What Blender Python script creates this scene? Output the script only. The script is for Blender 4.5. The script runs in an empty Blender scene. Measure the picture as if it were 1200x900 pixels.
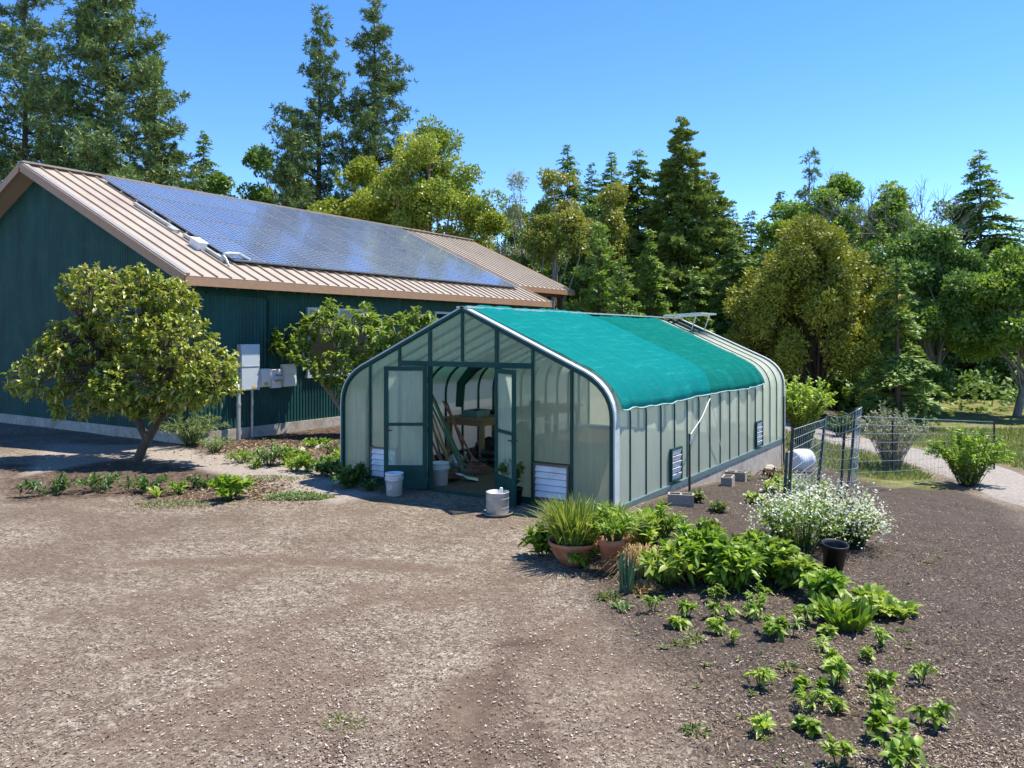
import bpy, bmesh, math, random
import numpy as np
from mathutils import Vector, Matrix
R = math.radians
PI = math.pi
sc = bpy.context.scene
COL = sc.collection

# ------------------------------------------------------------------ frame
# x runs across the greenhouse (0 = its sunny long wall), y along its length, z = 0 at its threshold
CAM = (5.13, -10.67, 2.64)
YAW = R(32.9)
CS, SN = math.cos(YAW), math.sin(YAW)
FPX = 930.0
HOR = 394.0


def at(px, py, depth):
    """a point seen in direction (px, py) at a given depth in front of the viewpoint, in metres"""
    X = (px - 600) / FPX * depth
    z = CAM[2] - (py - HOR) / FPX * depth
    return Vector((CAM[0] + X * CS - depth * SN, CAM[1] + X * SN + depth * CS, z))


def sstep(x, a, b):
    t = np.clip((np.asarray(x, float) - a) / (b - a), 0, 1)
    return t * t * (3 - 2 * t)


def wob(x, y, s=1.0):
    return (np.sin(x * 1.31 * s + 1.7) * np.cos(y * 1.17 * s - .6) + .6 * np.sin(x * 2.9 * s + y * 2.3 * s)
            + .4 * np.cos(x * 5.1 * s - y * 4.3 * s + 2.) + .3 * np.sin(x * 9.7 * s + 1.1 * y * s) * np.cos(y * 8.9 * s)) / 2.3


def height(x, y):
    x = np.asarray(x, float); y = np.asarray(y, float)
    down = .62 * sstep(y, .8, 10.5) + .35 * sstep(y, 10, 22)
    wx = sstep(y, 9.5, 12)
    side = (1 - wx) * sstep(x, -.12, .02) + wx * sstep(x, -9, .5)
    h = -down * side
    X = (x - CAM[0]) * CS + (y - CAM[1]) * SN
    Y = -(x - CAM[0]) * SN + (y - CAM[1]) * CS
    h = h + .07 * np.clip(Y - 55, 0, 200)
    inside = (x > -5.5) & (x < 0.02) & (y > -.1) & (y < 9.9)
    h = h + np.where(inside, 0.0, .018 * wob(x, y, .8))
    return h


def _ss(x, a, b):
    t = (x - a) / (b - a)
    t = 0.0 if t < 0 else 1.0 if t > 1 else t
    return t * t * (3 - 2 * t)


def hz(x, y):
    """the same ground height for one point"""
    x = float(x); y = float(y)
    sn, cs = math.sin, math.cos
    wx = _ss(y, 9.5, 12)
    h = -(.62 * _ss(y, .8, 10.5) + .35 * _ss(y, 10, 22)) * ((1 - wx) * _ss(x, -.12, .02) + wx * _ss(x, -9, .5))
    Y = -(x - CAM[0]) * SN + (y - CAM[1]) * CS
    h += .07 * min(max(Y - 55, 0), 200)
    if not (-5.5 < x < .02 and -.1 < y < 9.9):
        u, v = x * .8, y * .8
        h += .018 * (sn(x * 1.31 * .8 + 1.7) * cs(y * 1.17 * .8 - .6) + .6 * sn(x * 2.9 * .8 + y * 2.3 * .8) + .4 * cs(x * 5.1 * .8 - y * 4.3 * .8 + 2.)
                     + .3 * sn(x * 9.7 * .8 + 1.1 * y * .8) * cs(y * 8.9 * .8)) / 2.3
    return h


def gnd(px, py):
    """where the line of sight through (px, py) meets the ground"""
    z = 0.0
    for _ in range(14):
        d = FPX * (CAM[2] - z) / (py - HOR)
        X = (px - 600) / FPX * d
        x = CAM[0] + X * CS - d * SN; y = CAM[1] + X * SN + d * CS
        z = .4 * z + .6 * hz(x, y)
    return Vector((x, y, hz(x, y)))


# ------------------------------------------------------------------ object helpers
def link(o, parent=None):
    COL.objects.link(o)
    if parent is not None:
        o.parent = parent
    return o


def tag(o, label=None, cat=None, group=None, kind=None):
    if label: o['label'] = label
    if cat: o['category'] = cat
    if group: o['group'] = group
    if kind: o['kind'] = kind
    return o


def thing(name, label, cat, loc=(0, 0, 0), rz=0, group=None):
    o = bpy.data.objects.new(name, None)
    o.empty_display_size = .2
    link(o)
    o.location = loc
    o.rotation_euler = (0, 0, rz)
    return tag(o, label, cat, group)


def dup(o, loc=None, rz=None, label=None, parent=None, scale=None):
    c = o.copy()
    COL.objects.link(c)
    if parent is not None: c.parent = parent
    if loc is not None: c.location = loc
    if rz is not None: c.rotation_euler = (0, 0, rz)
    if scale is not None: c.scale = (scale,) * 3 if not hasattr(scale, '__len__') else scale
    if label: c['label'] = label
    for ch in list(o.children):
        dup(ch, parent=c)
    return c


def np_obj(name, V, Q, mat, parent=None, rnd=None, smooth=False, attrs=None):
    V = np.ascontiguousarray(V, dtype=np.float32)
    Q = np.ascontiguousarray(Q, dtype=np.int32)
    k = Q.shape[1]
    me = bpy.data.meshes.new(name)
    me.vertices.add(len(V))
    me.vertices.foreach_set('co', V.ravel())
    me.loops.add(Q.size)
    me.loops.foreach_set('vertex_index', Q.ravel())
    me.polygons.add(len(Q))
    me.polygons.foreach_set('loop_start', np.arange(0, Q.size, k, dtype=np.int32))
    if smooth:
        me.polygons.foreach_set('use_smooth', np.ones(len(Q), dtype=bool))
    if rnd is not None:
        a = me.attributes.new('rnd', 'FLOAT', 'FACE')
        a.data.foreach_set('value', np.ascontiguousarray(rnd, dtype=np.float32))
    for nm, arr in (attrs or {}).items():
        a = me.attributes.new(nm, 'FLOAT', 'POINT')
        a.data.foreach_set('value', np.ascontiguousarray(arr, dtype=np.float32))
    me.update(calc_edges=True)
    me.materials.append(mat)
    o = bpy.data.objects.new(name, me)
    return link(o, parent)


class MB:
    """collects shapes for ONE mesh"""

    def __init__(s):
        s.v = []; s.f = []; s.sm = []

    def add(s, vs, fs, smooth=False):
        k = len(s.v)
        s.v += [tuple(v) for v in vs]
        s.f += [tuple(i + k for i in f) for f in fs]
        s.sm += [smooth] * len(fs)

    def hexa(s, p):
        s.add(p, [(0, 3, 2, 1), (4, 5, 6, 7), (0, 1, 5, 4), (1, 2, 6, 5), (2, 3, 7, 6), (3, 0, 4, 7)])

    def box(s, c, d, rz=0, M=None, bev=0):
        hx, hy, hz_ = d[0] / 2, d[1] / 2, d[2] / 2
        if bev:
            bm = bmesh.new()
            bmesh.ops.create_cube(bm, size=1)
            for v in bm.verts:
                v.co = Vector((v.co.x * d[0], v.co.y * d[1], v.co.z * d[2]))
            bmesh.ops.bevel(bm, geom=bm.edges[:], offset=bev, segments=2, affect='EDGES', profile=.6)
            bm.verts.index_update()
            vs = [v.co.copy() for v in bm.verts]; fs = [[v.index for v in f.verts] for f in bm.faces]
            bm.free()
        else:
            vs = [Vector(q) for q in ((-hx, -hy, -hz_), (hx, -hy, -hz_), (hx, hy, -hz_), (-hx, hy, -hz_),
                                      (-hx, -hy, hz_), (hx, -hy, hz_), (hx, hy, hz_), (-hx, hy, hz_))]
            fs = [(0, 3, 2, 1), (4, 5, 6, 7), (0, 1, 5, 4), (1, 2, 6, 5), (2, 3, 7, 6), (3, 0, 4, 7)]
        m = M if M is not None else Matrix.Rotation(rz, 3, 'Z')
        s.add([m @ v + Vector(c) for v in vs], fs)

    def bar(s, a, b, w, h=None, up=(0, 0, 1)):
        """a square bar from a to b"""
        a = Vector(a); b = Vector(b); h = h or w
        d = (b - a).normalized(); u = Vector(up)
        if abs(d.dot(u)) > .98: u = Vector((0, 1, 0))
        x = d.cross(u).normalized() * w / 2; y = x.cross(d).normalized() * h / 2
        s.hexa([a - x - y, a + x - y, a + x + y, a - x + y, b - x - y, b + x - y, b + x + y, b - x + y])

    def tube(s, pts, rad, n=8, caps=True):
        pts = [Vector(p) for p in pts]
        if not hasattr(rad, '__len__'): rad = [rad] * len(pts)
        k = len(pts); vs = []; prev = None
        for i, p in enumerate(pts):
            d = (pts[min(i + 1, k - 1)] - pts[max(i - 1, 0)]).normalized()
            if prev is None:
                u = d.orthogonal().normalized()
            else:
                u = (prev - d * prev.dot(d))
                u = u.normalized() if u.length > 1e-6 else d.orthogonal().normalized()
            prev = u; w = d.cross(u)
            for j in range(n):
                a = 2 * PI * j / n
                vs.append(p + (u * math.cos(a) + w * math.sin(a)) * rad[i])
        fs = []
        for i in range(k - 1):
            for j in range(n):
                fs.append((i * n + j, i * n + (j + 1) % n, (i + 1) * n + (j + 1) % n, (i + 1) * n + j))
        s.add(vs, fs, True)
        if caps:
            s.add([vs[j] for j in range(n)], [tuple(range(n))[::-1]])
            s.add([vs[(k - 1) * n + j] for j in range(n)], [tuple(range(n))])

    def lathe(s, prof, n=24, c=(0, 0, 0), M=None):
        vs = []; k = len(prof)
        m = M if M is not None else Matrix.Identity(3)
        for r, z in prof:
            for j in range(n):
                a = 2 * PI * j / n
                vs.append(m @ Vector((r * math.cos(a), r * math.sin(a), z)) + Vector(c))
        fs = [(i * n + j, i * n + (j + 1) % n, (i + 1) * n + (j + 1) % n, (i + 1) * n + j) for i in range(k - 1) for j in range(n)]
        s.add(vs, fs, True)

    def sheet(s, rows, smooth=True):
        """rows of equally many points"""
        n = len(rows[0]); vs = [p for r in rows for p in r]
        fs = [(i * n + j, i * n + j + 1, (i + 1) * n + j + 1, (i + 1) * n + j) for i in range(len(rows) - 1) for j in range(n - 1)]
        s.add(vs, fs, smooth)

    def plate(s, pts, off):
        """a flat polygon given a thickness"""
        k = len(pts); o = Vector(off)
        a = [Vector(p) for p in pts]; b = [p + o for p in a]
        s.add(a + b, [tuple(range(k))[::-1], tuple(range(k, 2 * k))] + [(i, (i + 1) % k, k + (i + 1) % k, k + i) for i in range(k)])

    def build(s, name, mat, parent=None, loc=None):
        me = bpy.data.meshes.new(name)
        me.from_pydata(s.v, [], s.f)
        me.polygons.foreach_set('use_smooth', s.sm)
        me.update()
        me.materials.append(mat)
        o = link(bpy.data.objects.new(name, me), parent)
        if loc is not None: o.location = loc
        return o


# ------------------------------------------------------------------ materials
def newmat(name):
    m = bpy.data.materials.new(name)
    m.use_nodes = True
    nt = m.node_tree
    nt.nodes.clear()
    out = nt.nodes.new('ShaderNodeOutputMaterial')
    return m, nt, out


def N(nt, t, **kw):
    n = nt.nodes.new(t)
    for k, v in kw.items():
        if k.startswith('i_'):
            key = k[2:].replace('_', ' ')
            n.inputs[key].default_value = v
        else:
            setattr(n, k, v)
    return n


def ramp(nt, stops, interp='LINEAR'):
    n = nt.nodes.new('ShaderNodeValToRGB')
    cr = n.color_ramp
    cr.interpolation = interp
    while len(cr.elements) < len(stops): cr.elements.new(.5)
    for e, (p, c) in zip(cr.elements, stops):
        e.position = p
        e.color = (*c, 1) if len(c) == 3 else c
    return n


def mixc(nt, fac, a, b, mode='MIX'):
    n = nt.nodes.new('ShaderNodeMix')
    n.data_type = 'RGBA'
    n.blend_type = mode
    L = nt.links
    for sock, v in ((n.inputs[0], fac), (n.inputs[6], a), (n.inputs[7], b)):
        if hasattr(v, 'is_output'): L.new(v, sock)
        elif isinstance(v, (int, float)): sock.default_value = v
        else: sock.default_value = (*v, 1)
    return n.outputs[2]


def math_(nt, op, a, b=None, clamp=False):
    n = nt.nodes.new('ShaderNodeMath')
    n.operation = op; n.use_clamp = clamp
    for sock, v in zip(n.inputs, (a, b)):
        if v is None: continue
        if hasattr(v, 'is_output'): nt.links.new(v, sock)
        else: sock.default_value = v
    return n.outputs[0]


def objco(nt, scale=(1, 1, 1)):
    tc = nt.nodes.new('ShaderNodeTexCoord')
    mp = nt.nodes.new('ShaderNodeMapping')
    mp.inputs['Scale'].default_value = scale
    nt.links.new(tc.outputs['Object'], mp.inputs['Vector'])
    return mp.outputs[0]


def noise(nt, vec, scale, detail=4, rough=.55):
    n = N(nt, 'ShaderNodeTexNoise')
    n.inputs['Scale'].default_value = scale
    n.inputs['Detail'].default_value = detail
    n.inputs['Roughness'].default_value = rough
    nt.links.new(vec, n.inputs['Vector'])
    return n.outputs['Fac']


def surf(name, col, rough=.6, metal=0, var=.25, nscale=6, stretch=(1, 1, 1), bump=0, bscale=40, spec=.5, dirt=None, dscale=1.5, coat=0):
    """a plain surface with wear: base colour, blotchy variation and optional dirt"""
    m, nt, out = newmat(name)
    L = nt.links
    v = objco(nt, stretch)
    f = noise(nt, v, nscale, 5)
    r = ramp(nt, [(.3, tuple(c * (1 - var) for c in col)), (.7, tuple(min(1, c * (1 + var)) for c in col))])
    L.new(f, r.inputs[0])
    c = r.outputs[0]
    if dirt:
        d = noise(nt, objco(nt), dscale, 6, .65)
        dr = ramp(nt, [(.5, (0, 0, 0)), (.72, (1, 1, 1))]); L.new(d, dr.inputs[0])
        c = mixc(nt, dr.outputs[0], c, dirt)
    p = N(nt, 'ShaderNodeBsdfPrincipled')
    L.new(c, p.inputs['Base Color'])
    p.inputs['Roughness'].default_value = rough
    p.inputs['Metallic'].default_value = metal
    p.inputs['Specular IOR Level'].default_value = spec
    p.inputs['Coat Weight'].default_value = coat
    if bump:
        b = N(nt, 'ShaderNodeBump'); b.inputs['Strength'].default_value = bump; b.inputs['Distance'].default_value = .01
        L.new(noise(nt, objco(nt), bscale, 4), b.inputs['Height']); L.new(b.outputs[0], p.inputs['Normal'])
    L.new(p.outputs[0], out.inputs[0])
    return m


def leafmat(name, cols, trans=.35, rough=.5, spec=.4, objvar=.12):
    m, nt, out = newmat(name)
    L = nt.links
    at_ = N(nt, 'ShaderNodeAttribute', attribute_name='rnd')
    k = len(cols)
    r = ramp(nt, [(i / (k - 1), c) for i, c in enumerate(cols)])
    L.new(at_.outputs['Fac'], r.inputs[0])
    oi = N(nt, 'ShaderNodeObjectInfo')
    hs = N(nt, 'ShaderNodeHueSaturation')
    v = math_(nt, 'ADD', math_(nt, 'MULTIPLY', oi.outputs['Random'], objvar * 2), 1 - objvar)
    L.new(v, hs.inputs['Value']); L.new(r.outputs[0], hs.inputs['Color'])
    p = N(nt, 'ShaderNodeBsdfPrincipled')
    L.new(hs.outputs[0], p.inputs['Base Color'])
    p.inputs['Roughness'].default_value = rough
    p.inputs['Specular IOR Level'].default_value = spec
    t = N(nt, 'ShaderNodeBsdfTranslucent')
    tc = mixc(nt, 1, hs.outputs[0], (1.25, 1.3, .6), 'MULTIPLY')
    L.new(tc, t.inputs['Color'])
    mx = N(nt, 'ShaderNodeMixShader'); mx.inputs[0].default_value = trans
    L.new(p.outputs[0], mx.inputs[1]); L.new(t.outputs[0], mx.inputs[2]); L.new(mx.outputs[0], out.inputs[0])
    return m
# ------------------------------------------------------------------ materials used
M = {}
M['green_metal'] = surf('dark_green_metal', (.008, .058, .050), .55, var=.15, spec=.22)
M['siding'] = surf('green_siding', (.012, .066, .059), .55, var=.28, nscale=1.6, stretch=(1, 2.2, .35), dirt=(.022, .09, .082), spec=.25)
M['tan_metal'] = surf('tan_roof_metal', (.39, .325, .25), .45, var=.07, nscale=1.5, dirt=(.33, .25, .2), dscale=.6)
M['tan_trim'] = surf('tan_trim', (.37, .21, .11), .55, var=.1)
M['soffit'] = surf('soffit_wood', (.16, .075, .045), .7, var=.2, stretch=(1, 10, 1))
M['galv'] = surf('galvanised', (.5, .53, .53), .42, metal=.55, var=.12, nscale=9)
M['greybox'] = surf('grey_box_paint', (.55, .60, .62), .5, var=.05)
M['whitebox'] = surf('pale_box_paint', (.78, .79, .78), .5, var=.05)
M['yellow'] = surf('yellow_sticker', (.7, .52, .06), .6, var=.1)
M['concrete'] = surf('concrete', (.40, .36, .31), .9, var=.22, nscale=9, bump=.3, dirt=(.25, .2, .16))
M['block'] = surf('cinder_block', (.30, .265, .22), .95, var=.25, nscale=30, bump=.6, bscale=90)
M['trim_grey'] = surf('weathered_pale_trim', (.50, .55, .53), .6, var=.14, nscale=5, spec=.3)
M['alu'] = surf('window_frame_paint', (.42, .5, .52), .45, var=.06)
M['black'] = surf('black_plastic', (.012, .013, .014), .45, var=.3)
M['blackrub'] = surf('black_sacks', (.010, .011, .012), .55, var=.4)
M['dark_steel'] = surf('dark_steel', (.028, .033, .033), .6, var=.4, nscale=14)
M['green_steel'] = surf('green_post_paint', (.03, .06, .055), .6, var=.4, nscale=14)
M['wire'] = surf('galvanised_wire', (.42, .46, .50), .4, metal=.5, var=.15)
M['whiteplastic'] = surf('white_plastic', (.74, .76, .78), .4, var=.05, dirt=(.55, .53, .48), dscale=4)
M['greyprint'] = surf('faded_print', (.50, .44, .42), .6, var=.3, nscale=30)
M['terra'] = surf('terracotta', (.42, .15, .075), .8, var=.22, nscale=7, dirt=(.45, .26, .17), dscale=5)
M['soil'] = surf('potting_soil', (.05, .035, .025), 1, var=.5, nscale=40)
M['wood'] = surf('bench_wood', (.27, .17, .09), .75, var=.3, nscale=5, stretch=(8, 1, 8))
M['darkwood'] = surf('post_wood', (.09, .045, .03), .8, var=.3, nscale=5, stretch=(8, 8, 1))
M['handle'] = surf('ash_handle', (.42, .26, .13), .6, var=.25, nscale=12)
M['handle_red'] = surf('red_brown_handle', (.30, .10, .07), .6, var=.25, nscale=12)
M['handle_green'] = surf('green_handle', (.04, .16, .12), .5, var=.2)
M['toolsteel'] = surf('tool_steel', (.25, .27, .27), .45, metal=.6, var=.3)
M['rust'] = surf('rake_tines', (.33, .12, .09), .6, var=.3)
M['bluegrey'] = surf('tray_plastic', (.08, .17, .19), .5, var=.2)
M['rope'] = surf('white_rope', (.72, .72, .68), .8, var=.1)
M['bronze'] = surf('bronze_rail', (.12, .105, .085), .5, var=.15)
M['rock'] = surf('pale_rock', (.38, .34, .29), .95, var=.25, nscale=6, bump=.6, bscale=12)
M['barkgrey'] = surf('grey_bark', (.23, .205, .18), .95, var=.4, nscale=5, stretch=(3, 3, .6), bump=.5, bscale=12)
M['barkbrown'] = surf('brown_bark', (.095, .068, .05), .95, var=.4, nscale=5, stretch=(3, 3, .6), bump=.5, bscale=12)
M['barkred'] = surf('peeling_red_bark', (.26, .13, .08), .8, var=.35, nscale=3, stretch=(3, 3, .8))
M['barkpale'] = surf('pale_bark', (.36, .31, .27), .9, var=.25, nscale=5, stretch=(3, 3, .6))
M['path_gravel'] = None


def glazing_material(name, tint, clear, translucent, gloss=.35):
    m, nt, out = newmat(name)
    L = nt.links
    v = objco(nt)
    st = noise(nt, objco(nt, (5, 5, .5)), 3, 4)
    bl = noise(nt, v, 1.2, 5, .6)
    f = math_(nt, 'ADD', math_(nt, 'MULTIPLY', st, .5), math_(nt, 'MULTIPLY', bl, .5))
    r = ramp(nt, [(.3, tuple(c * .88 for c in tint)), (.7, tint)])
    L.new(f, r.inputs[0])
    d = N(nt, 'ShaderNodeBsdfPrincipled')
    L.new(r.outputs[0], d.inputs['Base Color'])
    d.inputs['Roughness'].default_value = gloss
    d.inputs['Specular IOR Level'].default_value = .45
    t = N(nt, 'ShaderNodeBsdfTranslucent'); L.new(r.outputs[0], t.inputs['Color'])
    tr = N(nt, 'ShaderNodeBsdfTransparent'); tr.inputs['Color'].default_value = (*[min(1, c * 1.15) for c in tint], 1)
    m1 = N(nt, 'ShaderNodeMixShader'); m1.inputs[0].default_value = translucent
    L.new(d.outputs[0], m1.inputs[1]); L.new(t.outputs[0], m1.inputs[2])
    m2 = N(nt, 'ShaderNodeMixShader')
    L.new(math_(nt, 'MULTIPLY', math_(nt, 'SUBTRACT', 1.0, math_(nt, 'MULTIPLY', f, .5)), clear * 1.35), m2.inputs[0])
    L.new(m1.outputs[0], m2.inputs[1]); L.new(tr.outputs[0], m2.inputs[2])
    L.new(m2.outputs[0], out.inputs[0])
    return m


M['glazing'] = glazing_material('twin_wall_glazing', (.86, .92, .76), .18, .54)
M['glazing_front'] = glazing_material('end_wall_glazing', (.86, .92, .76), .46, .72)
M['doorglass'] = glazing_material('door_glazing', (.80, .86, .79), .60, .6, .2)


def cloth_material(name, a, b, see):
    m, nt, out = newmat(name)
    L = nt.links
    f = noise(nt, objco(nt, (2.4, .5, 2.4)), 3.2, 7, .7)
    g = noise(nt, objco(nt, (14, .6, 14)), 1.3, 5, .7)
    ff = math_(nt, 'ADD', math_(nt, 'MULTIPLY', f, .5), math_(nt, 'MULTIPLY', g, .5))
    r = ramp(nt, [(.30, tuple(.35 * p + .65 * q for p, q in zip(a, b))), (.52, b), (.72, tuple(c * 1.4 + .03 for c in b))])
    L.new(ff, r.inputs[0])
    d = N(nt, 'ShaderNodeBsdfDiffuse'); L.new(r.outputs[0], d.inputs['Color'])
    t = N(nt, 'ShaderNodeBsdfTranslucent'); L.new(r.outputs[0], t.inputs['Color'])
    w = objco(nt, (1, 1, 1))
    bmp = N(nt, 'ShaderNodeBump'); bmp.inputs['Strength'].default_value = .35; bmp.inputs['Distance'].default_value = .03
    L.new(ff, bmp.inputs['Height']); L.new(bmp.outputs[0], d.inputs['Normal'])
    tr = N(nt, 'ShaderNodeBsdfTransparent')
    m1 = N(nt, 'ShaderNodeMixShader'); m1.inputs[0].default_value = .45
    L.new(d.outputs[0], m1.inputs[1]); L.new(t.outputs[0], m1.inputs[2])
    m2 = N(nt, 'ShaderNodeMixShader'); m2.inputs[0].default_value = see
    L.new(m1.outputs[0], m2.inputs[1]); L.new(tr.outputs[0], m2.inputs[2]); L.new(m2.outputs[0], out.inputs[0])
    return m


M['cloth_near'] = cloth_material('teal_shade_cloth', (.006, .235, .235), (.012, .31, .305), .20)
M['cloth_far'] = cloth_material('green_shade_cloth', (.005, .175, .155), (.009, .25, .215), .22)


def solar_material():
    m, nt, out = newmat('solar_glass')
    L = nt.links
    tc = nt.nodes.new('ShaderNodeTexCoord')
    sx = N(nt, 'ShaderNodeSeparateXYZ'); L.new(tc.outputs['Object'], sx.inputs[0])

    def line(sock, pitch, w):
        a = math_(nt, 'DIVIDE', sock, pitch)
        fr = math_(nt, 'FRACT', math_(nt, 'ADD', a, 100.0))
        dd = math_(nt, 'ABSOLUTE', math_(nt, 'SUBTRACT', fr, .5))
        return math_(nt, 'GREATER_THAN', dd, .5 - w)
    g = math_(nt, 'MAXIMUM', line(sx.outputs['X'], .164, .035), line(sx.outputs['Y'], .164, .035))
    bus = math_(nt, 'MAXIMUM', line(sx.outputs['X'], .0547, .03), 0.0)
    oi = N(nt, 'ShaderNodeObjectInfo')
    base = ramp(nt, [(0, (.038, .062, .125)), (1, (.060, .092, .165))]); L.new(oi.outputs['Random'], base.inputs[0])
    c0 = mixc(nt, math_(nt, 'MULTIPLY', bus, .25), base.outputs[0], (.3, .32, .36))
    c = mixc(nt, g, c0, (.50, .53, .57))
    p = N(nt, 'ShaderNodeBsdfPrincipled'); L.new(c, p.inputs['Base Color'])
    p.inputs['Roughness'].default_value = .07
    p.inputs['IOR'].default_value = 1.52
    p.inputs['Specular IOR Level'].default_value = .8
    dn = noise(nt, objco(nt, (3, 3, 3)), 2, 4)
    rr = ramp(nt, [(.3, (.05, .05, .05)), (.8, (.16, .16, .16))]); L.new(dn, rr.inputs[0]); L.new(rr.outputs[0], p.inputs['Roughness'])
    L.new(p.outputs[0], out.inputs[0])
    return m


M['solar'] = solar_material()


def windowglass():
    m, nt, out = newmat('dark_window_glass')
    p = N(nt, 'ShaderNodeBsdfPrincipled')
    p.inputs['Base Color'].default_value = (.012, .02, .025, 1); p.inputs['Roughness'].default_value = .04
    nt.links.new(p.outputs[0], out.inputs[0])
    return m


M['winglass'] = windowglass()


# ------------------------------------------------------------------ ground
def seg_dist(x, y, pts):
    d = np.full(np.shape(x), 1e9)
    for (x0, y0), (x1, y1) in zip(pts[:-1], pts[1:]):
        vx, vy = x1 - x0, y1 - y0
        t = np.clip(((x - x0) * vx + (y - y0) * vy) / (vx * vx + vy * vy), 0, 1)
        d = np.minimum(d, np.hypot(x - x0 - t * vx, y - y0 - t * vy))
    return d


def in_poly(x, y, pts, soft):
    inside = np.zeros(np.shape(x), bool)
    n = len(pts)
    for i in range(n):
        x0, y0 = pts[i]; x1, y1 = pts[(i + 1) % n]
        c = ((y0 > y) != (y1 > y)) & (x < (x1 - x0) * (y - y0) / ((y1 - y0) or 1e-9) + x0)
        inside ^= c
    d = seg_dist(x, y, list(pts) + [pts[0]])
    sd = np.where(inside, d, -d) + .35 * soft * wob(x * 1.6, y * 1.6)
    return sstep(sd, -soft, soft)


def g2(*pp):
    return [tuple(gnd(*p)[:2]) for p in pp]


def axis(a, b, st, lo, hi, gr=1.18):
    v = list(np.arange(a, b + 1e-6, st))
    s = st
    while v[-1] < hi:
        s *= gr; v.append(v[-1] + s)
    s = st
    while v[0] > lo:
        s *= gr; v.insert(0, v[0] - s)
    return np.array(v)


def build_ground():
    xs = axis(-13.5, 9.5, .11, -420, 420)
    ys = np.unique(np.concatenate([axis(-11, 12, .11, -200, 12), axis(12.25, 28, .25, 12.2, 460)]))
    xs = np.sort(np.unique(np.concatenate([xs, [-5.56, -5.44, -.13, -.08, -.02, .03]])))
    X, Y = np.meshgrid(xs, ys, indexing='ij')
    Z = height(X, Y)
    garden = g2((1150, 560), (905, 560), (780, 597), (716, 612), (690, 648), (672, 690), (720, 740), (800, 800), (830, 880), (835, 1000), (1500, 1000))
    garden = in_poly(X, Y, garden, .35)
    strip = sstep(X, .02, .2) * (1 - sstep(X, 1.6, 2.6)) * sstep(Y, 0, .8) * (1 - sstep(Y, 9.8, 11.5))
    garden = np.maximum(garden, strip)
    path = in_poly(X, Y, g2((20, 560), (150, 536), (205, 541), (265, 558), (330, 576), (395, 590), (440, 580), (405, 560), (370, 545), (330, 541), (262, 532), (190, 519), (150, 521), (60, 520)), .22)
    bed = in_poly(X, Y, [(-12.2, -2), (-9.9, 2.2), (-8.8, 2.6), (-6.9, 1.0), (-5.7, .4), (-5.7, 14), (-12.2, 14)], .25) * (1 - path)
    tree_bed = in_poly(X, Y, g2((0, 590), (150, 583), (260, 588), (320, 578), (295, 560), (230, 548), (150, 540), (0, 545)), .25) * (1 - path)
    grass = sstep(Y, 9.0, 11.2) * sstep(X, -1.0, 1.5)
    grass = np.maximum(grass, in_poly(X, Y, g2((1040, 570), (1000, 556), (985, 540), (1200, 530), (1300, 575)), .4))
    road = sstep(1.35 - seg_dist(X, Y, ROAD), -.2, .25)
    grass *= 1 - road
    garden *= (1 - sstep(Y, 9.0, 10.6)) * (1 - road)
    Yc = -(X - CAM[0]) * SN + (Y - CAM[1]) * CS
    woods = sstep(Yc, 29, 36)
    # wheel ruts and brown smooth patches in the yard
    tr = np.zeros_like(X)
    for line, w in (((( 590, 960), (560, 860), (585, 790), (640, 745), (720, 720)), .22), (((470, 960), (520, 850), (560, 800)), .25), (((150, 770), (300, 745), (440, 700), (600, 690)), .16), (((150, 860), (300, 800), (420, 790)), .2), (((380, 960), (385, 880), (400, 820)), .10),
                    (((700, 960), (650, 860), (612, 800)), .10), (((150, 632), (300, 628), (480, 631), (640, 640)), .05),
                    (((150, 660), (330, 655), (520, 668)), .22), (((150, 700), (260, 690), (300, 668)), .15), (((480, 990), (505, 900), (535, 820), (580, 775)), .06)):
        tr = np.maximum(tr, sstep(w - seg_dist(X, Y, g2(*line)) + .08 * wob(X * 2, Y * 2), -.12, .15))
    for p, r_ in (((612, 752), .34), ((625, 745), .3), ((600, 765), .25), ((520, 700), .5), ((430, 690), .35), ((330, 770), .45), ((420, 600), .5), ((560, 830), .3), ((760, 830), .4)):
        q = gnd(*p)
        tr = np.maximum(tr, .85 * sstep(r_ - np.hypot(X - q.x, Y - q.y) + .18 * wob(X * 2.3, Y * 2.3), -.2, .3))
    damp = np.zeros_like(X)
    for p, r_, k_ in (((612, 752), .22, .9), ((545, 600), .5, .35), ((560, 810), .30, .45), ((505, 880), .25, .5), ((610, 870), .30, .55), ((395, 880), .14, .6), ((760, 850), .35, .5), ((215, 612), .35, .4), ((740, 760), .3, .4)):
        q = gnd(*p)
        damp = np.maximum(damp, min(1, 1.35 * k_) * sstep(r_ - np.hypot(X - q.x, Y - q.y) + .2 * wob(X * 3, Y * 3), -.15, .2))
    for line, w, k_ in ((((590, 960), (560, 860), (585, 790)), .05, .7), (((655, 960), (640, 870), (600, 800), (590, 770)), .05, .7), (((385, 960), (392, 860)), .04, .7), (((160, 636), (300, 631), (480, 634), (640, 642)), .03, .45)):
        damp = np.maximum(damp, min(1, 1.3 * k_) * sstep(w + .03 - seg_dist(X, Y, g2(*line)) + .06 * wob(X * 4, Y * 4), -.05, .05))
    Z = Z + garden * (.030 * wob(X * 2.2, Y * 2.2) + .02 * wob(X * 5, Y * 5)) - .006 * tr * (1 - garden)
    insidegh = (X > -5.5) & (X < .02) & (Y > -.05) & (Y < 9.9)
    garden = np.where(insidegh, 0, garden); tr = np.where(insidegh, 1, tr)
    nx, ny = len(xs), len(ys)
    I = np.arange(nx * ny).reshape(nx, ny)
    Q = np.stack([I[:-1, :-1], I[1:, :-1], I[1:, 1:], I[:-1, 1:]], -1).reshape(-1, 4)
    V = np.stack([X, Y, Z], -1).reshape(-1, 3)

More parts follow.
